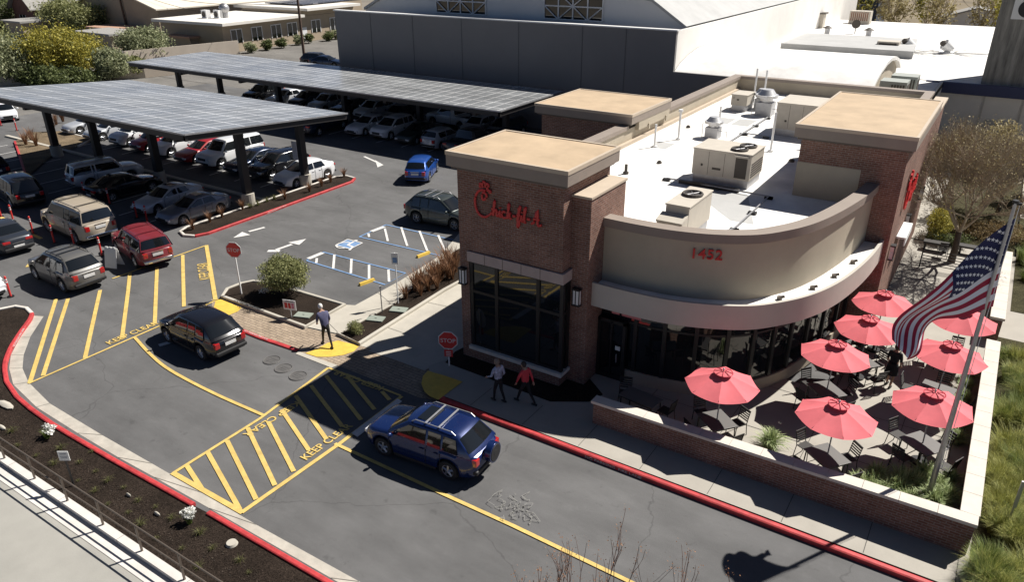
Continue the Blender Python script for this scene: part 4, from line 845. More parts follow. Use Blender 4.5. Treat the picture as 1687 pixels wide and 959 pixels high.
    rowd.append([(xr1-.05*(1-YS[j]**2), wtl*.96*YS[j], roof_z(xr1)+DZ[j]) for j in range(ny+1)])
    rowd.append([(xt-.07*(1-YS[j]**2), wbl*.93*YS[j], zt_-.02) for j in range(ny+1)])
    m_ = ny+1; vs = [p for r_ in rowd for p in r_]; fs = [(i*m_+j, i*m_+j+1, (i+1)*m_+j+1, (i+1)*m_+j) for i in range(len(rowd)-1) for j in range(ny)]
    nb = len(vs); low = []
    for s in (0, ny):
        sg = 1 if s == 0 else -1; base = [(xc, sg*wbl*.95, zc-.08)]+[(r_[0][0], sg*wbl, belt-.05) for r_ in rowd[1:-1]]+[(xt, sg*wbl*.93, belt-.05)]
        o2 = len(vs); vs += base
        for i in range(len(rowd)-1):
            f = (i*m_+s, (i+1)*m_+s, o2+i+1, o2+i); fs.append(f if s == 0 else f[::-1])
    cab.add(vs, fs, 0); cb = cab.build('roof', cm, t, world=False, smooth=48)
    # glass
    def quad(A, B, C, D, du, dv, name, nseg=1, out=.012, m=GLASS):
        A, B, C, D = map(Vector, (A, B, C, D)); P = lambda u, v: (A.lerp(B, u)).lerp(D.lerp(C, u), v)
        nn = -(B-A).cross(D-A).normalized()*out; g = MB(); c4 = [P(du, dv), P(1-du, dv), P(1-du, 1-dv), P(du, 1-dv)]
        g.add([p+nn for p in c4]+[p-nn*2 for p in c4], [(3, 2, 1, 0), (1, 5, 4, 0), (2, 6, 5, 1), (3, 7, 6, 2), (0, 4, 7, 3)]); return g.build(name, m, t, world=False)
    def grid(r0, r1, name, f0, f1, side):
        g = MB(); v = []
        for i in range(4):
            u = f0+(f1-f0)*i/3
            for j in range(ny+1): p = Vector(r0[j]).lerp(Vector(r1[j]), u); q = Vector((p.x, p.y*.95, p.z)); nrm = (Vector(r1[4])-Vector(r0[4])).cross(Vector((0, 1, 0))); nrm = nrm.normalized(); nrm = nrm if nrm.z > 0 else -nrm; v.append(q+nrm*.014)
        g.add(v, [(i*m_+j, i*m_+j+1, (i+1)*m_+j+1, (i+1)*m_+j) if side > 0 else (i*m_+j, (i+1)*m_+j, (i+1)*m_+j+1, i*m_+j+1) for i in range(3) for j in range(ny)]); return g.build(name, GLASS, t, world=False, smooth=30)
    grid(rowd[0], rowd[1], 'windscreen', .1, .93, 1); grid(rowd[-2], rowd[-1], 'rear_window', .10, .82, 1)
    for s in (1, -1):
        def sp(x, v): zr = roof_z(min(max(x, xr1), xr0))-.055; zl = belt-.0; return (x, s*(wbl+.0+(wtl-wbl)*v), zl+(zr-zl)*v)
        lo, hi = .05, .92
        xm = doorx[1]; segs = [(xc-.16, xr0-.06, xm+.05, xm+.05)]
        if len(doorx) > 2: segs.append((xm-.05, xm-.05, doorx[2]+.02, doorx[2]+.02)); 
        if kind in ('suv', 'bigsuv', 'wagon', 'van'): segs.append((doorx[2]-.07, doorx[2]-.07, xr1-.18 if kind != 'suv' else xr1-.1, xr1+.02))
        elif kind == 'pickup': segs = [(xc-.16, xr0-.06, xm+.1, xm+.1)]
        else: segs[-1] = (segs[-1][0], segs[-1][1], xt+(.62 if kind != 'fast' else .85), xr1+.08)
        for (a0, a1, b0, b1) in segs:
            A, B, C, D = Vector(sp(a0, lo)), Vector(sp(b0, lo)), Vector(sp(b1, hi)), Vector(sp(a1, hi)); A.x = a0
            P4 = (B, A, D, C) if s > 0 else (A, B, C, D); quad(*P4, .0, .0, 'side_window', out=.014)
    # lamps, plate, bumpers, grille, mirrors
    zl = top(L/2-.1)-.10
    for s in (1, -1):
        g = MB(); y = s*wid(L/2-.12)*.78; g.box(L/2-.20, L/2-.012, min(y-s*.20, y+s*.16), max(y-s*.20, y+s*.16), zl-.10, zl+.04); g.build('headlight', LAMP, t, world=False, bevel=.03)
        zq = (zt_ if not deck or kind == 'pickup' else deck)-.12; th = .26 if not deck else .13; g = MB(); y = s*wid(-L/2+.1)*.84; yy = sorted((y-s*(.12 if not deck else .26), y+s*.12)); g.box(-L/2+(-.012 if not taillow else -.012), -L/2+.22, yy[0], yy[1], zq-th, zq+.02); g.build('taillight', TAIL, t, world=False, bevel=.03)
        g = MB(); y = s*(hw+.11); g.ball((xc-.28, y, belt+.06), (.07, .12, .08), 8, 5); g.box(xc-.33, xc-.25, min(s*hw*.9, y), max(s*hw*.9, y), belt-.02, belt+.02); g.build('mirror', cm, t, world=False, smooth=60)
    g = MB(); g.box(-L/2-.02, -L/2+.2, -.26, .26, (belt if not deck else .75)-.28, (belt if not deck else .75)-.14); g.build('number_plate', PLATE, t, world=False)
    g = MB(); g.box(-L/2-.045, -L/2+.28, -hw*.82, hw*.82, clr+.13, clr+.30, 0); g.build('rear_bumper', TRIM if kind not in ('bigsuv', 'wagon') else CHROME, t, world=False, bevel=.05)
    g = MB(); g.box(L/2-.3, L/2+.015, -hw*.45, hw*.45, zn-.34, zn-.16); g.box(L/2-.3, L/2+.02, -hw*.7, hw*.7, clr+.1, clr+.24); g.build('grille', TRIM, t, world=False, bevel=.03)
    g = MB(); g.box(L/2-.2, L/2+.012, -hw*.46, hw*.46, zn-.16, zn-.135); g.build('trim_strip', CHROME, t, world=False); g = MB(); g.box(-L/2-.014, -L/2+.1, -.3, .3, (belt if not deck else .8)-.08, (belt if not deck else .8)-.05); g.build('trim_strip', CHROME, t, world=False)
    if rack:
        for s in (1, -1): g = MB(); g.tube([(xr0-.1, s*wtl*.86, roof_z(xr0)), (xr0-.25, s*wtl*.86, H+.07), (xr1+.25, s*wtl*.86, H+.07), (xr1+.1, s*wtl*.86, roof_z(xr1))], .02, 6); g.build('roof_rail', rack, t, world=False)
        for x in (xr0-.65, xr1+.75): g = MB(); g.box(x-.03, x+.03, -wtl*.86, wtl*.86, H+.06, H+.09); g.build('rack_bar', rack, t, world=False)
    if sunroof: g = MB(); g.box(xr0-.75, xr0-.2, -.42, .42, H+.0, H+.042); g.build('sunroof', GLASS, t, world=False, bevel=.02)
    if spare: g = MB(); g.cyl((-L/2-.27, -.05, .95), .36, .24, 24, 0, 'x'); g.cyl((-L/2-.285, -.05, .95), .30, .02, 24, 1, 'x'); g.cyl((-L/2-.29, -.05, .95), .12, .03, 16, 2, 'x'); g.build('spare_wheel', [cm, TRIM, TRIM], t, world=False, bevel=.03, smooth=40)
    if kind == 'pickup': g = MB(); g.box(-L/2+.1, xt-.12, -hw*.78, hw*.78, deck+.02, deck+.06); g.build('load_bed', TRIM, t, world=False)
    rm = rim or RIM
    for qx in xw:
        for s in (1, -1):
            y = s*(hw-.115); g = MB(); y0 = y-.11; seg = 22; pr = [(wr*.62, 0), (wr*.95, 0), (wr, .03), (wr, .19), (wr*.95, .22), (wr*.62, .22)]
            vs = [(qx+r_*math.cos(6.2832*a/seg), y0+w2, wr+r_*math.sin(6.2832*a/seg)) for a in range(seg) for r_, w2 in pr]; g.add(vs, [(a*6+j, a*6+(j+1) % 6, ((a+1) % seg)*6+(j+1) % 6, ((a+1) % seg)*6+j) for a in range(seg) for j in range(6)])
            wl = g.build('wheel', TYRE, t, world=False, smooth=40); f = MB(); yo = y+s*.09; f.tube([(qx, y-s*.05, wr), (qx, y+s*.06, wr)], wr*.63, 20, 1)
            for a in range(5): a_ = a*1.2566+.3; f.tube([(qx, yo, wr), (qx+wr*.6*math.cos(a_), yo-s*.01, wr+wr*.6*math.sin(a_))], [.05, .035], 4)
            f.tube([(qx+wr*.61*math.cos(a*.2856), yo, wr+wr*.61*math.sin(a*.2856)) for a in range(23)], .02, 5); f.cyl((qx, yo-.02, wr), .06, .04, 10, 0, 'y'); f.build('rim', [rm, TRIM], wl, world=False)
    return t
P_BLACK = paint('black_paint', (.008, .008, .010), .2); P_NAVY = paint('navy_paint', (.008, .022, .10), .25, .3); P_GRN = paint('grey_green_paint', (.075, .080, .068), .35, .4)
P_BEIGE = paint('beige_paint', (.42, .36, .28), .4); P_MAR = paint('maroon_paint', (.19, .022, .03), .4); P_GREY = paint('steel_grey_paint', (.19, .21, .25), .32, .4); P_DGREY = paint('dark_grey_paint', (.045, .05, .06), .3, .4)
P_WHITE = paint('white_car_paint', (.72, .73, .74), .3); P_SILV = paint('silver_paint', (.58, .60, .63), .35, .3); P_BLUE = paint('bright_blue_paint', (.02, .085, .36), .3, .3); P_RED = paint('red_paint', (.33, .015, .02), .35); P_TEAL = paint('dark_green_paint', (.05, .06, .055), .35, .4)
P_DBLUE = paint('midnight_blue_paint', (.012, .022, .05), .25, .3); P_TAUPE = paint('taupe_paint', (.16, .155, .145), .4, .4)
make_car('suv', 'black compact crossover driving past the olive shrub planter', P_BLACK, (-25.85, 15.95), 176, 'cars driving in the lane', sc=.92)
make_car('suv', 'navy four wheel drive with roof bars, sunroof and a spare wheel on its tailgate', P_NAVY, (-13.15, 15.3), 184, 'cars driving in the lane', rack=GALV, spare=1, sunroof=1, sc=.94)
make_car('suv', 'dusty grey brown crossover heading up to the red marker posts', P_TAUPE, (-37.1, 16.45), 178, 'cars queueing at the marker posts', rack=BLK)
make_car('bigsuv', 'large beige four wheel drive with brown roof bars queueing behind the marker posts', P_BEIGE, (-43.1, 20.45), 176, 'cars queueing at the marker posts', rack=MESHM, sc=1.06)
make_car('wagon', 'faded maroon estate car with worn patches on its roof', P_MAR, (-36.75, 20.3), 167, 'cars queueing at the marker posts', rack=P_MAR)
make_car('sedan', 'dark grey saloon cut off at the left edge, seen from behind', P_DGREY, (-44.9, 17.05), 176, 'cars queueing at the marker posts')
make_car('van', 'black minivan with a dusty tailgate in shade at the left', P_BLACK, (-52.4, 21.7), 170, 'cars queueing at the marker posts')
make_car('suv', 'silver crossover just showing at the left edge beyond the black minivan', P_DBLUE, (-60.0, 23.3), 172, 'cars queueing at the marker posts')
make_car('suv', 'white van nose at the left edge beside the kerb tip', P_WHITE, (-39.6, 12.85), 5, 'cars queueing at the marker posts')
make_car('sedan', 'steel grey saloon in the first carport row, end stall beside the planted island', P_GREY, (-40.0, 25.85), -91, 'parked cars under the nearer carport', sunroof=1, sc=.93)
make_car('sedan', 'pale silver white saloon in the second stall of the first carport row', P_SILV, (-43.1, 26.2), -88, 'parked cars under the nearer carport', sunroof=1, sc=.93)
make_car('sedan', 'black saloon in deep shade between the silver four wheel drive and the pale saloon', P_BLACK, (-47.9, 26.2), 88, 'parked cars under the nearer carport')
make_car('wagon', 'silver boxy four wheel drive with three side windows, in the shade of the nearer carport', P_SILV, (-51.4, 27.0), 80, 'parked cars under the nearer carport', rack=GALV)
make_car('fast', 'white sloping backed hybrid half in the sun at the end of the second carport row', P_WHITE, (-39.9, 34.7), -93, 'parked cars under the nearer carport')
make_car('suv', 'black crossover between the white hybrid and the midnight blue saloon', P_BLACK, (-42.8, 35.0), -92, 'parked cars under the nearer carport')
make_car('sedan', 'midnight blue saloon in the second carport row, third from its right end', P_DBLUE, (-45.5, 35.1), -91, 'parked cars under the nearer carport')
make_car('bigsuv', 'big white crossover behind the carport post, tail in bright sun', P_WHITE, (-48.4, 35.2), -90, 'parked cars under the nearer carport')
make_car('sedan', 'red saloon between two white cars in the second carport row', P_RED, (-51.2, 35.0), -91, 'parked cars under the nearer carport')
make_car('suv', 'pale blue white crossover left of the red saloon', P_WHITE, (-54.4, 35.0), -91, 'parked cars under the nearer carport')
make_car('hatch', 'dark red hatchback behind the second carport post', P_RED, (-57.3, 34.9), -90, 'parked cars under the nearer carport')
make_car('van', 'white van in the middle of the second carport row beside the dark red hatchback', P_WHITE, (-60.3, 35.4), -90, 'parked cars under the nearer carport')
make_car('sedan', 'light grey saloon parked second from the left in the second row', P_SILV, (-64.0, 35.2), -92, 'parked cars under the nearer carport')
make_car('sedan', 'silver saloon in the sun beside the dry planted island at the left', P_SILV, (-67.9, 35.5), -94, 'parked cars under the nearer carport')
make_car('hatch', 'white car in the sun at the far left edge beyond the carport', P_WHITE, (-79.5, 33.8), -20, 'cars at the far end of the lot')
make_car('hatch', 'small bright blue hatchback crossing the sunny lot', P_BLUE, (-33.7, 40.0), 116, 'cars driving in the lane')
make_car('suv', 'dark green people carrier with pale roof bars, half hidden by the brick tower', P_TEAL, (-26.5, 33.15), 4, 'cars driving in the lane', rack=GALV)
make_car('pickup', 'dark blue pickup with its tail out of the far carport shade', P_DBLUE, (-50.0, 46.2), 97, 'vehicles under the far carport')
for i, (k, c, lab, hd) in enumerate((('sedan', P_WHITE, 'white saloon facing out of the far carport, left end of its row', -90), ('suv', P_WHITE, 'white crossover beside the white saloon in the far carport', -90), ('sedan', P_TEAL, 'dark grey green saloon between the white crossover and the silver hatchback', -90), ('hatch', P_SILV, 'silver hatchback with its tail to the camera in the far carport', 90), ('pickup', P_DGREY, 'dark grey pickup with its tailgate to the camera, right end of the far carport', 90))):
    make_car(k, lab, c, (-46.5+i*2.85, 48.4 if i < 3 else 47.9), hd, 'vehicles under the far carport')
for i, (x, k, c, lab) in enumerate(((-35.2, 'suv', P_DBLUE, 'midnight blue crossover in the rear row of the far carport, rightmost'), (-38.0, 'hatch', P_SILV, 'silver hatchback in the rear row of the far carport behind the dark saloon'), (-41.5, 'pickup', P_WHITE, 'white pickup standing lengthways in the rear row of the far carport'), (-47.2, 'hatch', P_DGREY, 'dark hatchback in the rear row behind the white saloon'), (-50.2, 'suv', P_WHITE, 'white crossover in the rear row behind the dark blue pickup'), (-53.5, 'sedan', P_BLACK, 'black saloon in the rear row of the far carport left of the white crossover'), (-56.3, 'suv', P_SILV, 'silver crossover in the dark left part of the far carport'), (-59.1, 'suv', P_DGREY, 'dark crossover in the dark left part of the far carport'), (-62.5, 'sedan', P_SILV, 'silver saloon at the left end of the far carport rear row'), (-66, 'suv', P_BLACK, 'black crossover furthest left in the far carport'))):
    make_car(k, lab, c, (x, 53.2 if i != 2 else 54), -90 if i != 2 else 175, 'vehicles under the far carport')
for px, py, k, c, lab in ((524, 101, 'suv', P_DGREY, 'dark car left of its neighbour, beyond the far carport by the utility pole'), (539, 103, 'sedan', P_DBLUE, 'dark blue car right beside the charcoal wall corner beyond the far carport'), (122, 131, 'bigsuv', P_DBLUE, 'dark blue vehicle roof above the left end of the nearer carport')):
    q = G(px, py, 0.5); make_car(k, lab, c, (q.x, q.y), 20, 'cars at the far end of the lot')
# ================================================================== PATIO FURNITURE
PZ = .145
UM = [((-5.56, 20.95), 'red patio umbrella nearest the restaurant door, left of all the others'), ((-2.07, 20.95), 'red patio umbrella by the front wall, in front of the others'), ((.34, 23.25), 'red patio umbrella beside the flagpole, nearest the planted corner'), ((-2.93, 24.85), 'red patio umbrella just outside the curved corner canopy'), ((.36, 26.97), 'red patio umbrella behind the standing person, right of the flag tip'), ((-2.3, 27.6), 'red patio umbrella partly behind the flying end of the flag'), ((-2.15, 30.2), 'red patio umbrella farthest back by the canopy end'), ((.60, 30.2), 'red patio umbrella behind the flag beside the pole, farthest right')]
def make_umbrella(loc, label):
    t = thing('patio_umbrella', label, 'umbrella', (loc[0], loc[1], PZ), 0, 'red umbrellas on the patio'); Rr = 1.19; zt, ze = 2.55, 2.12
    b = MB(); n = 8; vs = []; m = 5
    for k in range(n):
        a = 6.2832*(k+.3)/n; a2 = 6.2832*(k+1.3)/n
        for i in range(m+1):
            f = .08+.92*i/m
            for j in range(5):
                u = j/4; p = Vector((math.cos(a), math.sin(a), 0)).lerp(Vector((math.cos(a2), math.sin(a2), 0)), u)*Rr*f; sag = -.045*4*u*(1-u)*f; z = zt-(zt-ze)*f**1.15+sag; vs.append((p.x, p.y, z))
    for k in range(n):
        o = k*(m+1)*5
        for i in range(m):
            for j in range(4): q = o+i*5+j; b.f.append([q, q+5, q+6, q+1]); b.mi.append(0)
    b.v = [Vector(v) for v in vs]; b.build('canopy', UMB, t, world=False, smooth=12)
    b = MB(); vs = []
    for k in range(16):
        a = 6.2832*k/16; 
        for r, z in ((.05, zt+.07), (.17, zt+.05), (.30, zt+.0+.02*(k % 2))): vs.append((r*math.cos(a), r*math.sin(a), z))
    b.add(vs, [(k*3+j, k*3+j+1, ((k+1) % 16)*3+j+1, ((k+1) % 16)*3+j) for k in range(16) for j in range(2)]); b.build('vent_cap', UMB, t, world=False, smooth=20)
    b = MB()
    for k in range(16): a = 6.2832*k/16; b.tube([(.30*math.cos(a), .30*math.sin(a), zt+.015), (.30*math.cos(a+.39), .30*math.sin(a+.39), zt+.015)], .014, 4)
    for k in range(8): a = 6.2832*(k+.3)/8; b.tube([(.06*math.cos(a), .06*math.sin(a), zt+.08), (.30*math.cos(a), .30*math.sin(a), zt+.04)], .012, 4)
    b.build('vent_trim', UMBD, t, world=False)
    b = MB(); b.cyl((0, 0, 0), .022, zt+.12, 10); b.ball((0, 0, zt+.14), .035, 8, 5); b.build('pole', GALV, t, world=False, smooth=50)
    b = MB(); b.cyl((0, 0, 0), .25, .07, 20); b.cyl((0, 0, .07), .05, .25, 12); b.build('base', BLK, t, world=False)
    for k in range(8): a = 6.2832*(k+.3)/8; b = MB(); b.tube([(Rr*.97*math.cos(a), Rr*.97*math.sin(a), ze+.015), (0, 0, zt-.03)], .008, 4); b.build('rib', BLK, t, world=False)
    return reg(t)
def make_table(loc, rz, label, s=.46):
    t = thing('patio_table', label, 'table', (loc[0], loc[1], PZ), rz, 'dark metal patio tables'); b = MB(); b.box(-s*1.15, s*1.15, -s, s, .70, .735); b.build('table_top', TABT, t, world=False, bevel=.008)
    b = MB(); b.box(-s*1.05, s*1.05, -s*.9, s*.9, .64, .699); b.build('apron', MESHM, t, world=False)
    for x in (-1, 1):
        for y in (-1, 1): b = MB(); b.tube([(x*s*1.05, y*s*.9, 0), (x*s*1.0, y*s*.86, .66)], .02, 6); b.build('leg', MESHM, t, world=False)
    return reg(t)
def make_chair(loc, rz, label):
    t = thing('patio_chair', label, 'chair', (loc[0], loc[1], PZ), rz, 'dark slatted chairs round the patio tables'); b = MB(); b.box(-.22, .22, -.22, .22, .43, .455); b.build('seat', MESHM, t, world=False, bevel=.01)
    b = MB()
    for k in range(5): z = .54+k*.075; y = -.235-.04*k/2; b.box(-.19, .19, y-.008, y+.008, z, z+.045)
    b.box(-.22, .22, -.335, -.305, .89, .93); b.build('backrest', MESHM, t, world=False)
    for x in (-1, 1): b = MB(); b.tube([(x*.21, -.28, 0), (x*.21, -.22, .44), (x*.21, -.32, .92)], .015, 6); b.build('leg', MESHM, t, world=False); b = MB(); b.tube([(x*.21, .24, 0), (x*.21, .21, .44)], .015, 6); b.build('leg', MESHM, t, world=False)
    return reg(t)
u0 = make_umbrella((0, 0), 'u'); t0 = make_table((0, 0), 0, 't'); c0 = make_chair((0, 0), 0, 'c')
names = ['nearest the restaurant door', 'by the front wall', 'beside the flagpole', 'just outside the curved canopy', 'behind the standing person', 'behind the flag tip', 'farthest back by the canopy end', 'farthest right behind the flag']
sides = ['left of', 'beyond', 'right of', 'in front of']
first = True
for i, ((x, y), lab) in enumerate(UM):
    rz = R((-40, -38, -35, -42, -8, -40, -35, -5)[i])
    if i == 0: u = u0; u.location = (x, y, PZ); u['label'] = lab
    else: u = dup(u0, (x, y, PZ), .13*i, lab, tree=TREES[u0.name]); u.rotation_euler.x = random.uniform(-.03, .03); u.rotation_euler.y = random.uniform(-.03, .03)
    ux, uy = x, y
    tl = 'dark square patio table under the red umbrella '+names[i]
    if i == 0: t0.location = (ux, uy, PZ); t0.rotation_euler.z = rz; t0['label'] = tl
    else: dup(t0, (ux, uy, PZ), rz, tl, tree=TREES[t0.name])
    for k in range(4):
        if i in (7,) and k > 1: continue
        a = rz+math.pi-k*math.pi/2; r = (.88, .80, .88, .80)[k]; jit = random.uniform(-.25, .25)
        p = (ux+math.cos(a)*r, uy+math.sin(a)*r, PZ); cr = a+math.pi/2+jit; cl = 'dark chair %s the table under the umbrella %s' % (sides[k], names[i])
        if first: c0.location = p; c0.rotation_euler.z = cr; c0['label'] = cl; first = False
        else: dup(c0, p, cr, cl, tree=TREES[c0.name])
dup(t0, (-8.25, 20.85, PZ), R(-8), 'dark metal table without umbrella just inside the left end of the patio wall', tree=TREES[t0.name], sc=(1.3, .8, 1))
dup(c0, (-9.0, 21.2, PZ), R(200), 'dark chair at the left end of the table without umbrella', tree=TREES[c0.name]); dup(c0, (-7.35, 20.95, PZ), R(80), 'dark slatted chair at the right end of the table without umbrella', tree=TREES[c0.name])
dup(c0, (-.9, 42.6, PZ), R(10), 'dark chair beside the bare tree', tree=TREES[c0.name])
for (x, y, lab) in ((-1.3, 43.6, 'brown bench left of the bare tree trunk'), (.35, 43.9, 'brown bench right of the bare tree trunk')):
    t = thing('bench', lab, 'bench', (x, y, PZ)); b = MB(); b.box(x-.6, x+.6, y-.25, y+.25, .52, .62); b.build('seat', MESHM, t)
    for s in (-.5, .5): b = MB(); b.box(x+s-.05, x+s+.05, y-.22, y+.22, .15, .519); b.build('leg', MESHM, t)
t = thing('bike_rack', 'dark slatted metal rack on the paving near the bare tree', 'rack', (-.75, 40.6, PZ)); b = MB()
for z in (.35, .5, .65, .8, .95, 1.1): b.box(-1.7, .3, 40.59, 40.61, z, z+.035)
b.build('bars', MESHM, t)
for x in (-1.7, .3): b = MB(); b.box(x-.03, x+.03, 40.56, 40.64, .14, 1.2); b.build('post', MESHM, t)
# ================================================================== MARKER POSTS, SIGNS, RAILS
PST = [((22.5, 365), 'second from the left edge by the black minivan'), ((55, 385), 'beside the dark saloon boot'), ((90, 400), 'left of the beige vehicle front wheel'), ((123, 405), 'between the beige vehicle wheels'), ((168, 421), 'beside the white folding board'), ((18, 489), 'at the bottom left by the kerb tip'), ((2, 357), 'cut by the left edge of the picture'), ((141, 325), 'in shade before the silver four wheel drive'), ((181, 336), 'in shade before the black saloon'), ((226, 359), 'left of the pair at the pale saloon nose'), ((243, 366), 'right of the pair at the pale saloon nose'), ((2, 207), 'far left in the sun, left of a pair'), ((28, 215), 'far left in the sun, right of a pair')]
pt = None
for i, ((px, py), lab) in enumerate(PST):
    c = G(px, py, 0); lab = 'red marker post with white bands '+lab
    if pt is None:
        pt = thing('marker_post', lab, 'marker post', c, 0, 'red flexible marker posts'); b = MB(); b.cyl((0, 0, .03), .052, 1.0, 12); b.ball((0, 0, 1.03), .052, 10, 4); b.build('post', REDL, pt, world=False, smooth=50); b = MB(); b.cyl((0, 0, 0), .15, .04, 16); b.build('base', BLK, pt, world=False)
        for z in (.74, .86): b = MB(); b.cyl((0, 0, z), .055, .07, 12); b.build('reflective_band', PLATE, pt, world=False, smooth=50)
        reg(pt)
    else: dup(pt, c, 0, lab, tree=TREES[pt.name])
def stop_sign(px, py, h, rz, label, legend=True, extra=False, zb=.1):
    c = G(px, py, zb); t = thing('stop_sign', label, 'stop sign', c, rz); b = MB(); b.box(-.025, .025, .0, .05, -.05, h+.3); b.build('post', WMET, t, world=False)
    def octo(r, y0, y1): return [(r*math.cos(R(22.5+45*k)), y0, h+r*math.sin(R(22.5+45*k))) for k in range(8)]+[(r*math.cos(R(22.5+45*k)), y1, h+r*math.sin(R(22.5+45*k))) for k in range(8)]
    fs = [tuple(range(8)), tuple(range(8, 16))[::-1]]+[(k, 8+k, 8+(k+1) % 8, (k+1) % 8) for k in range(8)]
    b = MB(); b.add(octo(.41, -.015, 0), fs); pl = b.build('sign_plate', PLATE, t, world=False); b = MB(); b.add(octo(.375, -.02, -.016), fs); b.build('red_face', REDL, pl, world=False)
    o = text_obj('lettering', 'STOP', .25, PLATE, .003, 'CENTER'); o.parent = pl; o.rotation_euler = (R(90), 0, 0); o.location = (0, -.026, h-.09)
    if extra: b = MB(); b.box(-.17, .17, -.015, 0, h-.72, h-.42); p2 = b.build('small_sign', REDL, t, world=False); b = MB(); [b.box(-.1, .1, -.02, -.016, h-.68+k*.08, h-.65+k*.08) for k in range(3)]; b.build('lines', PLATE, p2, world=False)
stop_sign(397.5, 484, 2.25, R(22), 'white posted octagonal stop sign in the mulch beside the olive shrub')
stop_sign(740, 603, 1.15, R(25), 'stop sign with a small red plate beneath it, in the shade of the brick tower', extra=True, zb=.14)
def board(px, py, zb, h, w_, hh, rz, nm, label, cat, extra=None, m=PLATE, postm=GALV):
    c = G(px, py, zb); t = thing(nm, label, cat, c, rz); b = MB(); b.box(-.02, .02, 0, .04, -.05, h+hh/2); b.build('post', postm, t, world=False); b = MB(); b.box(-w_/2, w_/2, -.02, 0, h-hh/2, h+hh/2); p = b.build('board', m, t, world=False)
    if extra:
        for (x0, x1, z0, z1, mm) in extra: b = MB(); b.box(x0, x1, -.026, -.021, h+z0, h+z1); b.build('picture' if mm is not None and mm.name.startswith('s') else 'print', mm, p, world=False)
gl = mat('grey_print', (.25, .25, .27), .7)
board(480, 523, .1, .62, .62, .48, R(18), 'picture_sign', 'white yard sign with three red pictures in the planter by the olive shrub', 'sign', [(-.24, -.1, -.16, .1, RED), (-.06, .06, -.16, .1, RED), (.1, .22, -.16, .1, mat('pink_print', (.55, .2, .28), .6)), (-.2, .22, .15, .19, gl)])
board(656, 500, .1, 2.25, .32, .55, R(25), 'parking_sign', 'tall narrow white parking sign on a white post in the mulch strip', 'sign', [(-.1, .1, -.2, .05, BLUEP)], postm=WMET)
board(630, 516, .1, 1.3, .1, .12, R(60), 'thin_post', 'thin grey post in the mulch strip left of the parking sign', 'post')
board(1655, 880, .1, 1.4, .1, .9, R(30), 'thin_post', 'grey slanted post among the grasses at the bottom right edge', 'post', m=GALV)
board(121, 801, .08, 1.15, .32, .34, R(33), 'garden_sign', 'small white notice on a thin dark post in the lower mulch bed', 'sign', [(-.1, .1, .06, .09, gl), (-.12, .12, -.02, .0, gl), (-.1, .1, -.08, -.06, gl)], postm=BLK)
c = G(190, 440, 0); t = thing('folding_board', 'blank white folding board with a notched top beside the maroon estate car', 'board', (c.x, c.y, 0), R(18))
for s in (1, -1):
    b = MB(); M = Matrix.Translation((0, s*.02, 1.12)) @ Matrix.Rotation(R(14*s), 4, 'X'); b.box(-.36, .36, -.015, .015, -1.1, -.06, 0, M)
    for x in (-.33, -.1, .12): b.box(x, x+.15, -.015, .015, -.06, 0, 0, M)
    b.build('panel', WMET, t, world=False, bevel=.01)
for a, c2, lab in (((592, 471), (617, 462), 'yellow wheel stop at the near disabled bay'), ((687, 425), (708, 417), 'yellow wheel stop at the far disabled bay')):
    A, B = G(*a), G(*c2); d = B-A; b = MB(); M = Matrix.Translation((A+B)/2) @ Matrix.Rotation(math.atan2(d.y, d.x), 4, 'Z'); L = d.length/2
    b.add([M @ Vector(v) for v in ((-L, -.09, 0), (L, -.09, 0), (L, .09, 0), (-L, .09, 0), (-L+.03, -.06, .13), (L-.03, -.06, .13), (L-.03, .06, .13), (-L+.03, .06, .13))], [(0, 1, 5, 4), (1, 2, 6, 5), (2, 3, 7, 6), (3, 0, 4, 7), (4, 5, 6, 7)]); o = b.build('wheel_stop', YELB, at=(A+B)/2); tag(o, lab, 'wheel stop')
for px, py, zz, lab in ((500, 520, .1, 'grey green utility lid in the planter by the olive shrub'), (619, 526, .1, 'grey green utility lid in the mulch strip'), (657, 511, .1, 'pale round lid in the mulch strip beside the parking sign post')):
    c = G(px, py, zz); b = MB(); M = Matrix.Translation(c) @ Matrix.Rotation(R(20), 4, 'Z'); b.box(-.38, .38, -.24, .24, 0, .05, 0, M); b.box(-.05, .05, -.02, .02, .051, .056, 1, M); o = b.build('utility_cover', [mat('lid', (.24, .27, .23), .7), BLK], at=c, bevel=.02); tag(o, lab, 'utility lid')
t = thing('handrail', 'thin bronze handrail with two rails running along the low wall at the bottom left', 'handrail', (-20, 7.6, .16))
RLM = mat('bronze_rail', (.13, .105, .085), .5, .3)
for nm, z in (('top_rail', 1.05), ('mid_rail', .62)): b = MB(); b.tube([(-60, 7.46, z), (20, 7.46, z)], .024, 8); b.build(nm, RLM, t)
xs = [G(8, 755, .16).x, G(58, 788, .16).x, G(114, 824, .16).x, G(174, 863, .16).x, G(239, 905, .16).x, G(310, 951, .16).x]
dx = (xs[-1]-xs[0])/5
for i in range(-6, 14): b = MB(); x = xs[0]+i*dx; b.box(x-.025, x+.025, 7.435, 7.485, .15, 1.05); b.build('rail_post', RLM, t)
b = MB(); c = G(382, 897, .08); b.tube([c, c+Vector((0, 0, .07))], [.17, .14], 16); o = b.build('drain_cap', CONC, at=c, smooth=40); tag(o, 'round white drain cap in the lower mulch bed', 'drain cap')
for px, py, s, lab in ((10, 668, .5, 'pale flat stone at the left edge of the lower bed'), (3, 705, .25, 'small pale stone at the left picture edge'), (212, 817, .12, 'small cream scrap on the mulch'), (259, 848, .14, 'small peach coloured scrap on the mulch'), (870, 392, .1, 'tiny pale stone')):
    if px > 800: continue
    c = G(px, py, .09); b = MB(); b.ball(c+Vector((0, 0, .02)), (s, s*.3, .07), 8, 5); o = b.build('stone', CONC, at=c, smooth=50); tag(o, lab, 'stone')
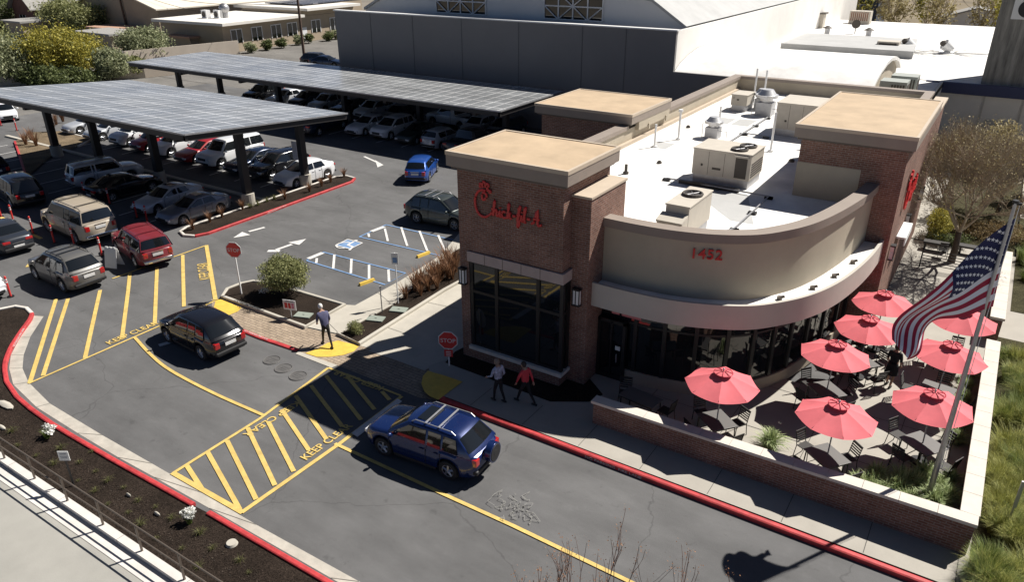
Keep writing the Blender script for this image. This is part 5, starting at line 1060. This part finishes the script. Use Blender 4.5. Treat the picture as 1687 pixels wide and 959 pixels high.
# ================================================================== FLAG
FB = Vector((.81, 21.48, .14)); FH = 9.42
t = thing('flagpole', 'tall tapered grey flagpole standing in the planted corner of the patio', 'flagpole', FB)
b = MB(); b.tube([FB, FB+Vector((0, 0, FH-.14))], [.085, .04], 14); b.build('shaft', GALV, t, smooth=40); b = MB(); b.cyl(FB, .16, .06, 16); b.build('base_collar', GALV, t)
b = MB(); b.cyl((FB.x, FB.y, FH-.02), .07, .07, 12); b.box(FB.x-.04, FB.x+.14, FB.y-.03, FB.y+.03, FH-.06, FH); b.build('pulley', BLK, t)
b = MB(); b.tube([(FB.x+.1, FB.y, FH-.05), (FB.x+.12, FB.y-.02, 1.3)], .008, 4); b.build('halyard', WMET, t)
nh = Vector((-math.sin(YAW), math.cos(YAW), 0))
def PP(x, y): d = ray(x, y); k = (FB-EYE).dot(nh)/d.dot(nh); return EYE+d*k
tp = catmull([tuple(PP(*q)) for q in ((1674, 358), (1640, 386), (1600, 420), (1562, 452), (1524, 484), (1494, 512), (1478, 538), (1470, 562))], 5)
bt = catmull([tuple(PP(*q)) for q in ((1636, 505), (1606, 512), (1574, 522), (1548, 530), (1532, 545), (1522, 560), (1510, 580), (1494, 592))], 5)
NS, NT = 52, 52
def FPt(u, v):
    def at(P, u): f = u*(len(P)-1); i = min(int(f), len(P)-2); return P[i].lerp(P[i+1], f-i)
    p = at(tp, u).lerp(at(bt, u), v); am = .05+.20*u
    return p+nh*(am*math.sin(u*9+v*3.2)+.10*u*math.sin(v*11+u*4))+Vector((0, 0, .03*math.sin(u*14+v*2)*u))
b = MB(); vs = [FPt(i/NS, j/NT) for i in range(NS+1) for j in range(NT+1)]; fs = []; 
for i in range(NS):
    for j in range(NT):
        st = int(j/NT*13); u = i/NS; mi = 2 if (u < .40 and st < 7) else (0 if st % 2 == 0 else 1); q = i*(NT+1)+j; b.f.append([q, q+1, q+NT+2, q+NT+1]); b.mi.append(mi)
b.v = vs
for r_ in range(9):
    for c_ in range(6 if r_ % 2 == 0 else 5):
        u = .40*((c_+.5 if r_ % 2 == 0 else c_+1)/6); v = (7/13)*(r_+.7)/9.4
        for sgn in (1, -1):
            C = FPt(u, v); U = (FPt(u+.01, v)-C).normalized(); V = (FPt(u, v+.01)-C).normalized(); N = U.cross(V).normalized(); V = N.cross(U); N = N*sgn*.012
            b.add([C+N]+[C+N+(U*math.cos(a*.6283)+V*math.sin(a*.6283))*(.060 if a % 2 == 0 else .026) for a in range(10)], [(0, a+1, (a+1) % 10+1) for a in range(10)], 3)
fl = b.build('flag', [mat('flag_red', (.36, .015, .05), .8), mat('flag_white', (.78, .77, .82), .8), mat('flag_navy', (.018, .022, .085), .8), mat('star_white', (.85, .85, .88), .8)], at=FB, smooth=180); tag(fl, 'American flag hanging in folds from the flagpole, its navy star field next to the pole', 'flag')
# ================================================================== PEOPLE
SKIN = mat('skin', (.38, .22, .15), .6); HAIRW = mat('white_hair', (.68, .66, .63), .8); HAIRG = mat('grey_brown_hair', (.20, .15, .12), .8); HAIRD = mat('dark_hair', (.03, .022, .018), .8)
def skin_mesh(joints, edges, rad):
    me = bpy.data.meshes.new('sk'); names_ = [k for k in joints if k in rad]; me.from_pydata([joints[k] for k in names_], [(names_.index(a), names_.index(b)) for a, b in edges], [])
    o = bpy.data.objects.new('sk', me); COL.objects.link(o); md = o.modifiers.new('s', 'SKIN'); md.use_smooth_shade = True
    for i, k in enumerate(names_): r = rad[k]; me.skin_vertices[0].data[i].radius = (r, r) if not hasattr(r, '__len__') else r; me.skin_vertices[0].data[i].use_root = (k == 'pelvis')
    sb = o.modifiers.new('u', 'SUBSURF'); sb.levels = 2; sb.render_levels = 2; bpy.context.view_layer.update()
    r = bpy.data.meshes.new_from_object(o.evaluated_get(bpy.context.evaluated_depsgraph_get())); bpy.data.objects.remove(o); return r
def person(label, at, rz, J, top, bottom, shoe, hair, skirt=False, scale=1.0, bare_legs=False, hunch=0, sleeves=True, group=None):
    t = thing('person', label, 'person', at, rz, group); t.scale = (scale,)*3
    E_ = [('pelvis', 'waist'), ('waist', 'chest'), ('chest', 'neck'), ('neck', 'head0')]
    rad = dict(pelvis=(.155, .115), waist=(.145, .105), chest=(.175, .12), neck=.058, head0=.055)
    for s in 'lr':
        E_ += [('chest', s+'sh'), (s+'sh', s+'el'), (s+'el', s+'wr'), ('pelvis', s+'hip'), (s+'hip', s+'kn'), (s+'kn', s+'an')]
        rad.update({s+'sh': .066, s+'el': .047, s+'wr': .030, s+'hip': .09, s+'kn': .062, s+'an': .04})
    if top[1] > 0: 
        for k in ('chest', 'waist', 'pelvis'): rad[k] = tuple(q*top[1] for q in rad[k])
        for s in 'lr': rad[s+'sh'] *= top[1]; rad[s+'el'] *= top[1]
    me = skin_mesh(J, E_, rad)
    segs = [(a, b2, Vector(J[a]), Vector(J[b2])) for a, b2 in E_]
    def cls(p):
        best = None
        for a, b2, A, B in segs:
            d = B-A; k = max(0, min(1, (p-A).dot(d)/max(1e-6, d.dot(d)))); dd = (p-A-d*k).length
            if best is None or dd < best[0]: best = (dd, a, b2, k)
        _, a, b2, k = best
        if a == 'neck' or (a == 'chest' and b2 == 'neck' and k > .8): return 2
        if a[1:] == 'el': return 0 if sleeves else 2
        if a[1:] == 'kn': return 2 if bare_legs else 1
        if a[1:] == 'hip': return 2 if (bare_legs and k > .75) else 1
        if b2[1:] == 'hip': return 1
        if a == 'pelvis' and b2 == 'waist' and k < .35 and top[1] < 1.1: return 1
        return 0
    b = MB(); b.add([v.co for v in me.vertices], [tuple(p.vertices) for p in me.polygons]); b.mi = [cls(p.center) for p in me.polygons]
    hd = Vector(J['head']); b2o = MB(); b.ball(hd, (.088, .105, .128), 14, 10, 2); fw = Vector(J.get('face', (0, 1, 0))).normalized()
    b.ball(hd+fw*.105-Vector((0, 0, .01)), (.018, .022, .024), 6, 4, 2); rt = fw.cross(Vector((0, 0, 1))).normalized()
    for s in (-1, 1):
        b.ball(hd+rt*s*.09, (.02, .03, .035), 6, 4, 2); b.ball(hd+fw*.092+rt*s*.035+Vector((0, 0, .02)), (.014, .012, .010), 6, 4, 3)
    b.ball(hd+fw*.097-Vector((0, 0, .055)), (.028, .010, .008), 6, 4, 3)
    for s in 'lr':   # hands: palm, four fingers and a thumb
        w_ = Vector(J[s+'wr']); d = (w_-Vector(J[s+'el'])).normalized(); sd = d.cross(Vector((0, 0, 1))).normalized() if abs(d.z) < .95 else rt
        pc = w_+d*.05; b.tube([w_-d*.02, pc, w_+d*.09], [.028, .04, .034], 8, 2)
        for q in range(4): o_ = sd*(-.028+.0187*q); L = (.062, .075, .07, .055)[q]; b.tube([pc+d*.035+o_, pc+d*(.035+L*.6)+o_+fw*.012, pc+d*(.035+L*.9)+o_+fw*.035], [.0095, .0085, .006], 6, 2)
        b.tube([pc-d*.01+sd*.035, pc+d*.02+sd*.055+fw*.02, pc+d*.05+sd*.05+fw*.035], [.012, .010, .007], 6, 2)
    b.build('body', [top[0], bottom, SKIN, HAIRD], t, world=False, smooth=60)
    h = MB(); c = hd-fw*.022+Vector((0, 0, .022)); h.ball(c, (.098, .112, .128), 14, 10); f2 = []
    for f in h.f:
        p = sum((h.v[i] for i in f), Vector())/len(f)-hd
        if p.dot(fw) < .035 or p.z > .075: 
            if p.z > -.09: f2.append(f)
    h.f = f2; h.mi = [0]*len(f2); h.build('hair', hair, t, world=False, smooth=60)
    for s in 'lr': a = Vector(J[s+'an']); q = MB(); fx = Vector((fw.x, fw.y, 0)).normalized(); q.tube([a-fx*.07-Vector((0, 0, .03)), a+fx*.02-Vector((0, 0, .035)), a+fx*.14-Vector((0, 0, .055)), a+fx*.19-Vector((0, 0, .06))], [.035, .045, .038, .018], 8); q.build('shoe', shoe, t, world=False, smooth=60)
    if skirt: q = MB(); P_ = Vector(J['pelvis']); q.tube([P_+Vector((0, 0, .08)), P_-Vector((0, 0, .05)), P_-Vector((0, 0, .38))], [.165, .19, .24], 14); q.build('shorts', bottom, t, world=False, smooth=50)
    return t
def pose(lean=0., step=.18, armsw=.15, headf=0, elbow=.0):
    z = .93; J = dict(pelvis=(0, 0, z), waist=(0, .02+lean*.10, z+.17), chest=(0, lean*.28, z+.40), neck=(0, lean*.42+.0, z+.57), head0=(0, lean*.50+headf*.3, z+.63), head=(0, lean*.58+headf+.02, z+.71-lean*.05), face=(0, 1, -.15-lean*.6))
    for s, q, k in (('l', -1, 1), ('r', 1, -1)):
        J.update({s+'sh': (q*.19, lean*.32, z+.48), s+'el': (q*.25, lean*.32+armsw*k*.5, z+.20), s+'wr': (q*.23, lean*.32+armsw*k+elbow, z-.04+elbow*.5), s+'hip': (q*.09, 0, z-.06), s+'kn': (q*.10, step*k*.55+.05, .50), s+'an': (q*.10, step*k*1.3-(.06 if k < 0 else 0), .085)})
    return J
JK = mat('slate_purple_jacket', (.085, .085, .16), .8, var=.2, scale=12, obj=True); TRS = mat('black_trousers', (.012, .012, .014), .85); WSH = mat('white_shoe', (.6, .6, .6), .6); BSH = mat('black_shoe', (.015, .015, .016), .5); RSH = mat('red_shirt', (.55, .045, .06), .8)
PSH = mat('patterned_shirt', (.45, .47, .60), .8, var=.75, scale=9, obj=True)
def at(px, py, z=.02): c = G(px, py, z); return (c.x, c.y, z)
person('white haired person in a slate purple jacket walking over the yellow paving', at(540, 570, .02), R(62), pose(.75, .22, .05, .04, .12), (JK, 1.28), TRS, BSH, HAIRW, scale=1.0)
person('person in a white and blue patterned shirt and dark trousers by the big window', at(822, 661, .15), R(75), pose(.12, .12, .14, .02, .18), (PSH, 1.02), TRS, BSH, HAIRG, scale=.98, group=None)
person('person in a loose red shirt and dark trousers striding along the shaded pavement', at(866, 664, .15), R(80), pose(.15, .26, .22, .02), (RSH, 1.12), TRS, BSH, HAIRD, scale=.95)
person('person in black top and shorts standing among the umbrellas, partly behind the flag', at(1463, 636, .15), R(-15), pose(.05, .06, .04, .0, .1), (TRS, 1.1), TRS, BSH, HAIRD, skirt=True, bare_legs=True, sleeves=False)
# ================================================================== PLANTS
def blades(mb, c, n, h, spread, wd, droop=.5, mi=0, r0=.08, jit=.35):
    for _ in range(n):
        a = random.uniform(0, 6.283); r = r0*math.sqrt(random.random()); L = h*random.uniform(1-jit, 1.1); s = spread*random.uniform(.15, 1); d = Vector((math.cos(a), math.sin(a), 0)); sd = Vector((-d.y, d.x, 0))*wd*random.uniform(.6, 1.1)/2
        p = Vector(c)+Vector((r*math.cos(a*3.1), r*math.sin(a*3.1), 0)); P = []
        for k in range(4): f = k/3; P.append(p+d*s*L*(f**1.6)+Vector((0, 0, L*(f-droop*s*f**2.6))))
        o = len(mb.v); 
        for k in range(3): w_ = 1-.25*k; mb.v += [P[k]-sd*w_, P[k]+sd*w_]
        mb.v.append(P[3]); mb.f += [[o, o+1, o+3, o+2], [o+2, o+3, o+5, o+4], [o+4, o+5, o+6]]; mb.mi += [mi]*3
def leaves(mb, cen, rad, n, size, mi=0, clump=14, shell=.55, squash=1.0, elong=1.6):
    cl = []
    for _ in range(clump):
        v = Vector((random.gauss(0, 1), random.gauss(0, 1), random.gauss(0, 1))).normalized()*random.uniform(.45, .85); cl.append((Vector((v.x*rad[0], v.y*rad[1], max(-.6*rad[2], v.z*rad[2]))), random.uniform(.30, .55)))
    for _ in range(n):
        c, s = random.choice(cl); v = Vector((random.gauss(0, 1), random.gauss(0, 1), random.gauss(0, 1))).normalized()*random.uniform(shell, 1.05)*s; p = Vector(cen)+c+Vector((v.x*rad[0], v.y*rad[1], v.z*rad[2]*squash))
        ax = Vector((random.gauss(0, 1), random.gauss(0, 1), random.gauss(0, .8)+.4)).normalized(); bx = ax.cross(Vector((random.gauss(0, 1), random.gauss(0, 1), random.gauss(0, 1)))).normalized(); q = size*random.uniform(.6, 1.3); o = len(mb.v)
        mb.v += [p-ax*q*elong*.5, p+bx*q*.4, p+ax*q*elong*.5, p-bx*q*.4]; mb.f.append([o, o+1, o+2, o+3]); mb.mi.append(mi)
def branch(mb, p, d, L, r, dep, tips, spread=.55, up=.15, nk=(2, 4), seg=5):
    q = p; P = [p]; dd = d
    for k in range(3): dd = (dd+Vector((random.gauss(0, .10), random.gauss(0, .10), random.gauss(0, .06)+up*.2))).normalized(); q = q+dd*L/3; P.append(q)
    mb.tube(P, [r, r*.88, r*.76, r*.62], seg, cap=False); tips.append((q, dd, dep))
    if dep <= 0: return
    for _ in range(random.randint(*nk)):
        v = (dd+Vector((random.gauss(0, spread), random.gauss(0, spread), random.gauss(0, spread*.7)+up))).normalized(); s = random.choice(P[1:]) if dep < 4 and random.random() < .45 else q; branch(mb, s, v, L*random.uniform(.62, .86), r*.58, dep-1, tips, spread, up, nk, 4 if dep < 3 else 5)
    v = (dd+Vector((random.gauss(0, .15), random.gauss(0, .15), .1))).normalized(); branch(mb, q, v, L*.8, r*.62, dep-1, tips, spread, up, nk, 4)
def shrub(name, label, cen, rad, n, size, m, trunk=.5, cat='shrub', group=None, clump=16, elong=1.6, ground=.05, stems=5):
    t = thing(name, label, cat, (cen[0], cen[1], ground), 0, group); b = MB(); leaves(b, cen, rad, n, size, clump=clump, elong=elong); b.build('foliage', m, t)
    b = MB()
    for k in range(stems): a = k*6.28/stems; b.tube([(cen[0]+.1*math.cos(a), cen[1]+.1*math.sin(a), ground), (cen[0]+rad[0]*.3*math.cos(a), cen[1]+rad[1]*.3*math.sin(a), cen[2]-rad[2]*.4), (cen[0]+rad[0]*.6*math.cos(a), cen[1]+rad[1]*.6*math.sin(a), cen[2]+rad[2]*.3)], [.05, .035, .012], 6)
    b.build('stems', BARK, t); return t
random.seed(11)
oc = G(462, 488, .1); shrub('olive_shrub', 'rounded clipped olive shrub in the planter beside the stop sign', (oc.x+.1, oc.y+.25, 1.22), (1.28, 1.1, .72), 15000, .055, L_OLIVE, clump=60, elong=2.2)
gc = G(586, 548, .1); shrub('ball_shrub', 'small round yellow green shrub at the corner of the mulch strip', (gc.x, gc.y, .36), (.38, .36, .28), 2500, .035, L_OLIVE, clump=30)
wp = G(436, 486, .1); b = MB(); leaves(b, wp+Vector((0, 0, .25)), (.35, .2, .18), 130, .07, clump=8, elong=1); o = b.build('white_flowers', L_WHITE, at=wp); tag(o, 'small patch of white flowers behind the picture sign', 'flowers')
# white flowering plants in the lower bed
for px, py, lab in ((78, 722, 'white flowering plant at the left of the lower bed under the kerb'), (312, 862, 'white flowering plant in the gap of the red kerb')):
    c = G(px, py, .09); t = thing('flowering_plant', lab, 'plant', c); b = MB(); leaves(b, c+Vector((0, .1, .32)), (.26, .26, .14), 240, .075, clump=10, elong=1); b.build('flowers', L_WHITE, t); b = MB(); blades(b, c, 90, .45, .6, .02); b.build('leaves', L_GRASSD, t)
def tuft(name, label, c, n, h, spread, wd, m, cat='grass', group=None, **k):
    b = MB(); blades(b, (0, 0, 0), n, h, spread, wd, **k); o = b.build(name, m, world=False); o.location = c; return tag(o, label, cat, group)
GP_ = {}
def put(kind, c, label, group=None, sc=1):
    o = GP_[kind]
    if 'used' not in GP_.get(kind+'_f', ''): GP_[kind+'_f'] = 'used'; r = o
    else: r = o.copy(); COL.objects.link(r)
    r.location = c; r.rotation_euler = (0, 0, random.uniform(0, 6.28)); r.scale = (sc,)*3 if not hasattr(sc, '__len__') else sc; r['label'] = label
    if group: r['group'] = group
    return r
GP_['small'] = tuft('grass_tuft', 'x', (0, 0, 0), 80, .24, 1.3, .010, leaf('dull_grass_blade', (.05, .055, .02), (.26, .25, .10)), droop=.6, r0=.05)
GP_['big1'] = tuft('ornamental_grass', 'x', (0, 0, 0), 620, .95, .85, .014, L_GRASS, droop=.55, r0=.28)
GP_['big2'] = tuft('ornamental_grass', 'x', (0, 0, 0), 620, .9, .8, .015, L_GRASSD, droop=.5, r0=.30)
GP_['pho'] = tuft('phormium', 'x', (0, 0, 0), 70, 1.0, .75, .05, L_PHO, cat='plant', droop=.15, r0=.08)
GP_['lily'] = tuft('strap_leaved_plant', 'x', (0, 0, 0), 380, .78, .95, .042, L_LILY, cat='plant', droop=.75, r0=.18)
GP_['small']['category'] = 'grass'
sm = [(89, 765), (131, 763), (158, 778), (129, 793), (178, 793), (157, 810), (204, 805), (178, 832), (228, 826), (257, 836), (212, 846), (283, 855), (258, 888), (330, 880), (328, 935), (60, 752), (152, 745), (30, 735), (20, 712), (395, 925), (410, 945), (300, 905), (232, 865), (100, 740), (350, 905)]
for i, (px, py) in enumerate(sm): put('small', G(px, py, .085), 'small spiky grass tuft scattered on the dark mulch of the lower bed', 'grass tufts in the lower mulch bed', random.uniform(.45, 1.15))
def bigrow(n, x0, x1, y0, y1, pre, grp):
    for i in range(n):
        x = random.uniform(x0, x1); y = random.uniform(y0, y1); put('big1' if random.random() < .55 else 'big2', (x, y, .16), pre, grp, (random.uniform(.85, 1.15),)*2+(random.uniform(.8, 1.15),))
bigrow(40, 2.35, 4.3, 17.2, 20, 'tall arching clump of ornamental grass near the outer corner of the patio wall', 'ornamental grasses by the wall corner')
bigrow(84, 2.35, 5.0, 20, 26, 'tall arching clump of ornamental grass along the outer side of the patio wall', 'ornamental grasses along the patio wall')
bigrow(74, 2.4, 6.4, 26, 32.8, 'tall arching clump of ornamental grass between the patio wall and the cross path', 'ornamental grasses before the cross path')
bigrow(60, 2.7, 8.0, 38.5, 51, 'tall arching clump of ornamental grass beyond the cross path', 'ornamental grasses beyond the cross path')
for i, (x, y) in enumerate(((1.9, 18.9), (2.25, 19.3), (2.2, 18.6))): put('lily', (x+.3, y-.3, .15), 'strap leaved plant at the foot of the outer wall corner', 'strap leaved plants by the wall corner', .8)
ph = [(G(585+k*13, 480-0*k, .1), 1) for k in range(0)]
for i, (px, py, s) in enumerate(((668, 492, .9), (684, 480, 1.1), (700, 470, 1.05), (714, 466, 1.15), (728, 456, 1.1), (740, 448, 1.15), (748, 436, 1.0), (693, 487, .8), (720, 476, .9), (745, 460, 1.0), (735, 430, 1.0), (706, 479, 1.0), (690, 474, 1.1), (722, 464, 1.2), (738, 458, 1.15), (750, 448, 1.2), (730, 442, 1.1), (710, 458, 1.0))): put('pho', G(px, py, .09), 'bronze spiky phormium in the mulch strip beside the brick tower', 'bronze phormiums in the mulch strip', s)
for i, (px, py) in enumerate(((318, 378), (346, 366), (366, 358), (400, 345), (470, 328), (510, 316), (530, 307), (545, 300), (567, 291))): put('pho', G(px, py, .09), 'bronze spiky phormium in the long red kerbed island', 'bronze phormiums in the kerbed island', .75)
for i, (px, py) in enumerate(((43, 238), (52, 231), (60, 240), (93, 205), (88, 216), (104, 200))): put('pho', G(px, py, .09), 'bronze spiky phormium in the dry island at the left', 'bronze phormiums in the left island', 1.25)
for i, (px, py) in enumerate(((425, 338), (440, 332), (452, 328), (412, 342))): put('small', G(px, py, .09), 'small sage clump in the kerbed island', 'sage clumps in the kerbed island', 1.9)
put('lily', G(1268, 736, PZ), 'green strap leaved plant just inside the patio wall, alone on the paving', None, 1.05)
for i, (x, y, s) in enumerate(((-.45, 20.5, 1.1), (-.1, 21.1, 1.1), (.35, 21.8, .95), (-.7, 20.95, 1.0), (.95, 22.0, .9), (1.3, 21.6, .95), (1.25, 22.6, .9), (.3, 20.7, .95), (-.9, 20.5, 1.15), (-.6, 21.5, 1.0), (0, 21.6, 1.1), (1.0, 21.2, 1), (.6, 22.4, 1))): put('lily', (x, y, PZ), 'green strap leaved plant round the foot of the flagpole', 'strap leaved plants by the flagpole', s)
for i, y in enumerate((25.0, 25.9, 27.8, 28.8, 29.7)): put('lily', (1.25, y, PZ), 'green strap leaved plant in the shade along the right patio wall', 'strap leaved plants along the right wall', .85)
# trees
def bare_tree(label, c, h, dep, r, m=TWIG, spread=.5, leafm=None, nl=0, lsz=.05, group=None, L=None, nk=(2, 3), up=.15, name='bare_tree'):
    t = thing(name, label, 'tree', c, 0, group); b = MB(); tips = []; p = Vector(c)
    b.tube([p-Vector((0, 0, .05)), p+Vector((.03, .02, h*.12)), p+Vector((.0, .05, h*.24))], [r*1.25, r, r*.9], 10); q = p+Vector((0, .05, h*.24)); o2 = b.build('trunk', BARK, t, smooth=60); b = MB()
    for k in range(5): a = k*1.2566+random.uniform(-.3, .3); branch(b, q, Vector((math.cos(a)*.75, math.sin(a)*.75, .9)).normalized(), (L or h*.23), r*.5, dep, tips, spread, up, nk)
    b.build('crown', m, t)
    if leafm:
        b = MB(); tp_ = [x for x in tips if x[2] <= 1]
        for _ in range(nl):
            x = random.choice(tp_)[0]; pp = x+Vector((random.gauss(0, .16), random.gauss(0, .16), random.gauss(0, .16))); ax = Vector((random.gauss(0, 1), random.gauss(0, 1), random.gauss(0, 1))).normalized(); bx = ax.cross(Vector((0, .3, 1))).normalized(); s = lsz*random.uniform(.6, 1.3); o = len(b.v); b.v += [pp-ax*s, pp+bx*s*.4, pp+ax*s, pp-bx*s*.4]; b.f.append([o, o+1, o+2, o+3]); b.mi.append(0)
        b.build('leaves', leafm, t)
    return t
random.seed(5)
bare_tree('twiggy almost leafless tree with dense fine branches beside the right brick tower', (-.4, 42.2, .15), 6.8, 5, .16, spread=.50, leafm=L_BROWN, nl=5000, lsz=.05, L=1.62, nk=(3, 4))
bare_tree('smaller brown leafed tree behind the twiggy one, near the beige building', (1.2, 52, .15), 5.5, 4, .11, leafm=L_BROWN, nl=5000, lsz=.09, L=1.35, nk=(2, 4))
bare_tree('brown leafed tree at the right picture edge in front of the dark window', (4.6, 57, .15), 5.0, 4, .11, leafm=L_RUST, nl=4500, lsz=.09, L=1.3, nk=(2, 4))
shrub('green_shrub', 'bright yellow green shrub between the brick tower and the twiggy tree', (-1.4, 45.8, 1.1), (.7, 1.6, 1.0), 5000, .06, L_YEL, clump=30)
shrub('dry_hedge', 'low dry brown hedge behind the twiggy tree', (1.5, 47.2, .6), (2.6, 1.2, .5), 9000, .06, L_DRY, clump=60)
shrub('dark_shrub', 'dark green shrub at the foot of the twiggy tree', (-.9, 44.8, .55), (1.2, .6, .45), 4000, .05, L_DARK, clump=30)
# twigs of the young trees at the bottom edge
random.seed(21)
for i, (x, y, h, lab) in enumerate(((-4.6, 10.2, 4.3, 'bare reddish twig top at the bottom edge, tallest in the middle'), (-5.3, 10.3, 3.3, 'bare reddish twig top at the bottom edge, left of the tallest'), (-3.1, 10.6, 3.9, 'bare twig top at the bottom edge, right of the tallest'), (-2.2, 11.1, 3.7, 'bare twig top at the bottom right, by the dark pole shadow'), (-6.0, 9.9, 3.0, 'thin bare twig top at the bottom edge, far left of the group'))):
    t = thing('bare_tree', lab, 'tree', (x, y, .07)); b = MB(); tips = []; p = Vector((x, y, .07)); b.tube([p, p+Vector((0, 0, h*.4))], [.05, .035], 7); b.build('trunk', BARK, t); b = MB()
    for k in range(6): a = random.uniform(0, 6.28); branch(b, p+Vector((0, 0, h*random.uniform(.3, .45))), Vector((math.cos(a)*.33, math.sin(a)*.33, 1)).normalized(), h*.28, .018, 2, tips, .22, .25, (1, 2), 4)
    b.build('crown', mat('red_twig', (.17, .105, .085), .9), t); b = MB()
    for _ in range(420): pp = random.choice(tips)[0]+Vector((random.gauss(0, .06), random.gauss(0, .06), random.gauss(0, .08))); ax = Vector((random.gauss(0, 1), random.gauss(0, 1), 1)).normalized(); bx = ax.cross(Vector((1, .3, 0))).normalized(); s = .022; o = len(b.v); b.v += [pp-ax*s, pp+bx*s*.6, pp+ax*s, pp-bx*s*.6]; b.f.append([o, o+1, o+2, o+3]); b.mi.append(0)
    b.build('leaves', L_RUST, t)
# far trees, top left
random.seed(9)
def far_tree(px, py, ztop, rad, m, label, n=4200, size=.21, zb=0, base=None, trunk=True, squash=1):
    c = G(px, py, zb) if base is None else Vector(base); t = thing('tree', label, 'tree', c, 0, 'trees and bushes at the top left'); b = MB(); leaves(b, (c.x, c.y, c.z+ztop-rad[2]), rad, int(n*1.7), min(size, .26), clump=60, shell=.2, elong=1.5); b.build('crown', m, t); b = MB(); b.tube([c, c+Vector((.1, 0, ztop*.5)), c+Vector((-.2, .1, ztop*.85))], [.25, .18, .06], 8)
    for k in range(5): a = k*1.25; b.tube([c+Vector((0, 0, ztop*.4)), c+Vector((rad[0]*.6*math.cos(a), rad[1]*.6*math.sin(a), ztop*.75))], [.12, .03], 5)
    b.build('trunk', BARK, t)
far_tree(100, 132, 6.6, (5.6, 4.4, 3.4), L_YEL, 'big yellow green bush rising behind the nearer carport', 9500)
far_tree(140, 122, 5.0, (3.2, 3.0, 2.6), L_YEL, 'yellow green bush right beside the biggest one', 5000)
far_tree(26, 138, 5.4, (3.6, 3.6, 2.7), L_SAGE, 'grey green bushy tree at the left picture edge', 7000); far_tree(-10, 132, 7.5, (3.6, 4.0, 4.0), L_OLIVE, 'tall olive tree cut by the left picture edge', 6000)
far_tree(188, 134, 3.9, (2.4, 2.2, 1.9), L_SAGE, 'sage coloured bush right of the yellow ones', 4500); far_tree(240, 98, 4.6, (4.3, 3.4, 2.4), L_SAGE, 'rounded sage coloured tree in front of the tan hall', 8000)
far_tree(222, 126, 2.6, (2.2, 1.6, 1.3), L_OLIVE, 'low olive bush at the left end of the far carport', 3000); far_tree(60, 142, 2.6, (6.5, 1.8, 1.4), L_DARK, 'dark low hedge under the big yellow bush', 6000)
far_tree(120, 138, 2.2, (4.5, 1.6, 1.2), L_DARK, 'dark low hedge under the second yellow bush', 4500)
far_tree(112, 56, 6.4, (5.5, 5, 3.4), L_OLIVE, 'olive green tree before the brick house', 6500, .42); far_tree(150, 60, 6.0, (4.5, 4, 3.2), L_OLIVE, 'yellowish tree right of the olive green one by the brick house', 5000, .42); far_tree(-2, 50, 8, (4, 5, 4.5), L_DARK, 'dark tree in the top left corner', 5000, .42); far_tree(130, 28, 8.0, (6, 5, 4.5), L_BROWN, 'brownish tree between the brick house and the terrace house', 5000, .45)
for i, p in enumerate(BUSHPTS):
    t = thing('clipped_bush', 'round clipped green bush before the low tan wing, number %s from the left' % ('one two three four five six seven eight nine ten eleven'.split()[i]), 'bush', p, 0, 'clipped bushes along the tan wing'); b = MB(); leaves(b, p+Vector((0, 0, .8)), (1.0, 1.0, .8), 1100, .2, clump=26, shell=.2); b.build('foliage', L_DARK if i % 3 else L_SAGE, t); b = MB(); b.tube([p, p+Vector((0, 0, .7))], [.08, .04], 5); b.build('stem', BARK, t)
# far trees at the top right
random.seed(3)
for i in range(15):
    x = -23+i*3.4+random.uniform(-1, 1); y = 132+random.uniform(-6, 16); c = Vector((x, y, 0)); t = thing('tree', ('thin brown winter tree beyond the white roof, just right of the navy building' if i < 5 else 'thin brown winter tree in the middle of the row beyond the white roof' if i < 10 else 'thin brown winter tree at the right of the row, near the concrete tower'), 'tree', c, 0, 'winter trees beyond the white roof ' + ('left' if i < 5 else 'middle' if i < 10 else 'right')); b = MB(); tips = []; b.tube([c, c+Vector((0, 0, 3.5))], [.2, .13], 6)
    b.build('trunk', BARK, t); b = MB()
    for k in range(4): a = k*1.57; branch(b, c+Vector((0, 0, 3)), Vector((math.cos(a)*.5, math.sin(a)*.5, 1)).normalized(), 2.0, .09, 3, tips, .45, .2, (1, 2), 4)
    leaves(b, c+Vector((0, 0, 6.0)), (2.6, 2.4, 3.0), 900, .26, 1, clump=20, shell=.1); b.build('crown', [TWIG, L_BROWN if i % 3 else L_YEL], t)
house('far_house', 'low grey house among the winter trees beyond the white roof', 'house', -12, -2, 152, 160, 3.2, CREAM, SHING, 1.6)
house('far_house', 'small pale house at the right among the winter trees', 'house', 6, 14, 148, 156, 3.0, CREAM, SHING, 1.5)
S('far_hillside', [(-60, 165), (60, 165), (90, 400), (-90, 400)], -.03, mat('brown_field', (.19, .15, .09), .95, var=.4, scale=.12))
# fallen leaves and litter on the lower mulch bed
b = MB(); random.seed(2)
for _ in range(2600):
    x = random.uniform(-31, -8); y = random.uniform(7.95, 8.75); s = random.uniform(.01, .03); a = random.uniform(0, 6.28); d = Vector((math.cos(a), math.sin(a), random.uniform(-.4, .4)))*s; e2 = Vector((-math.sin(a), math.cos(a), random.uniform(-.4, .4)))*s*.5; p = Vector((x, y, .09)); o = len(b.v); b.v += [p-d, p+e2, p+d, p-e2]; b.f.append([o, o+1, o+2, o+3]); b.mi.append(0)
o = b.build('bark_chips', leaf('bark_chip', (.015, .012, .01), (.10, .075, .055))); o['kind'] = 'stuff'
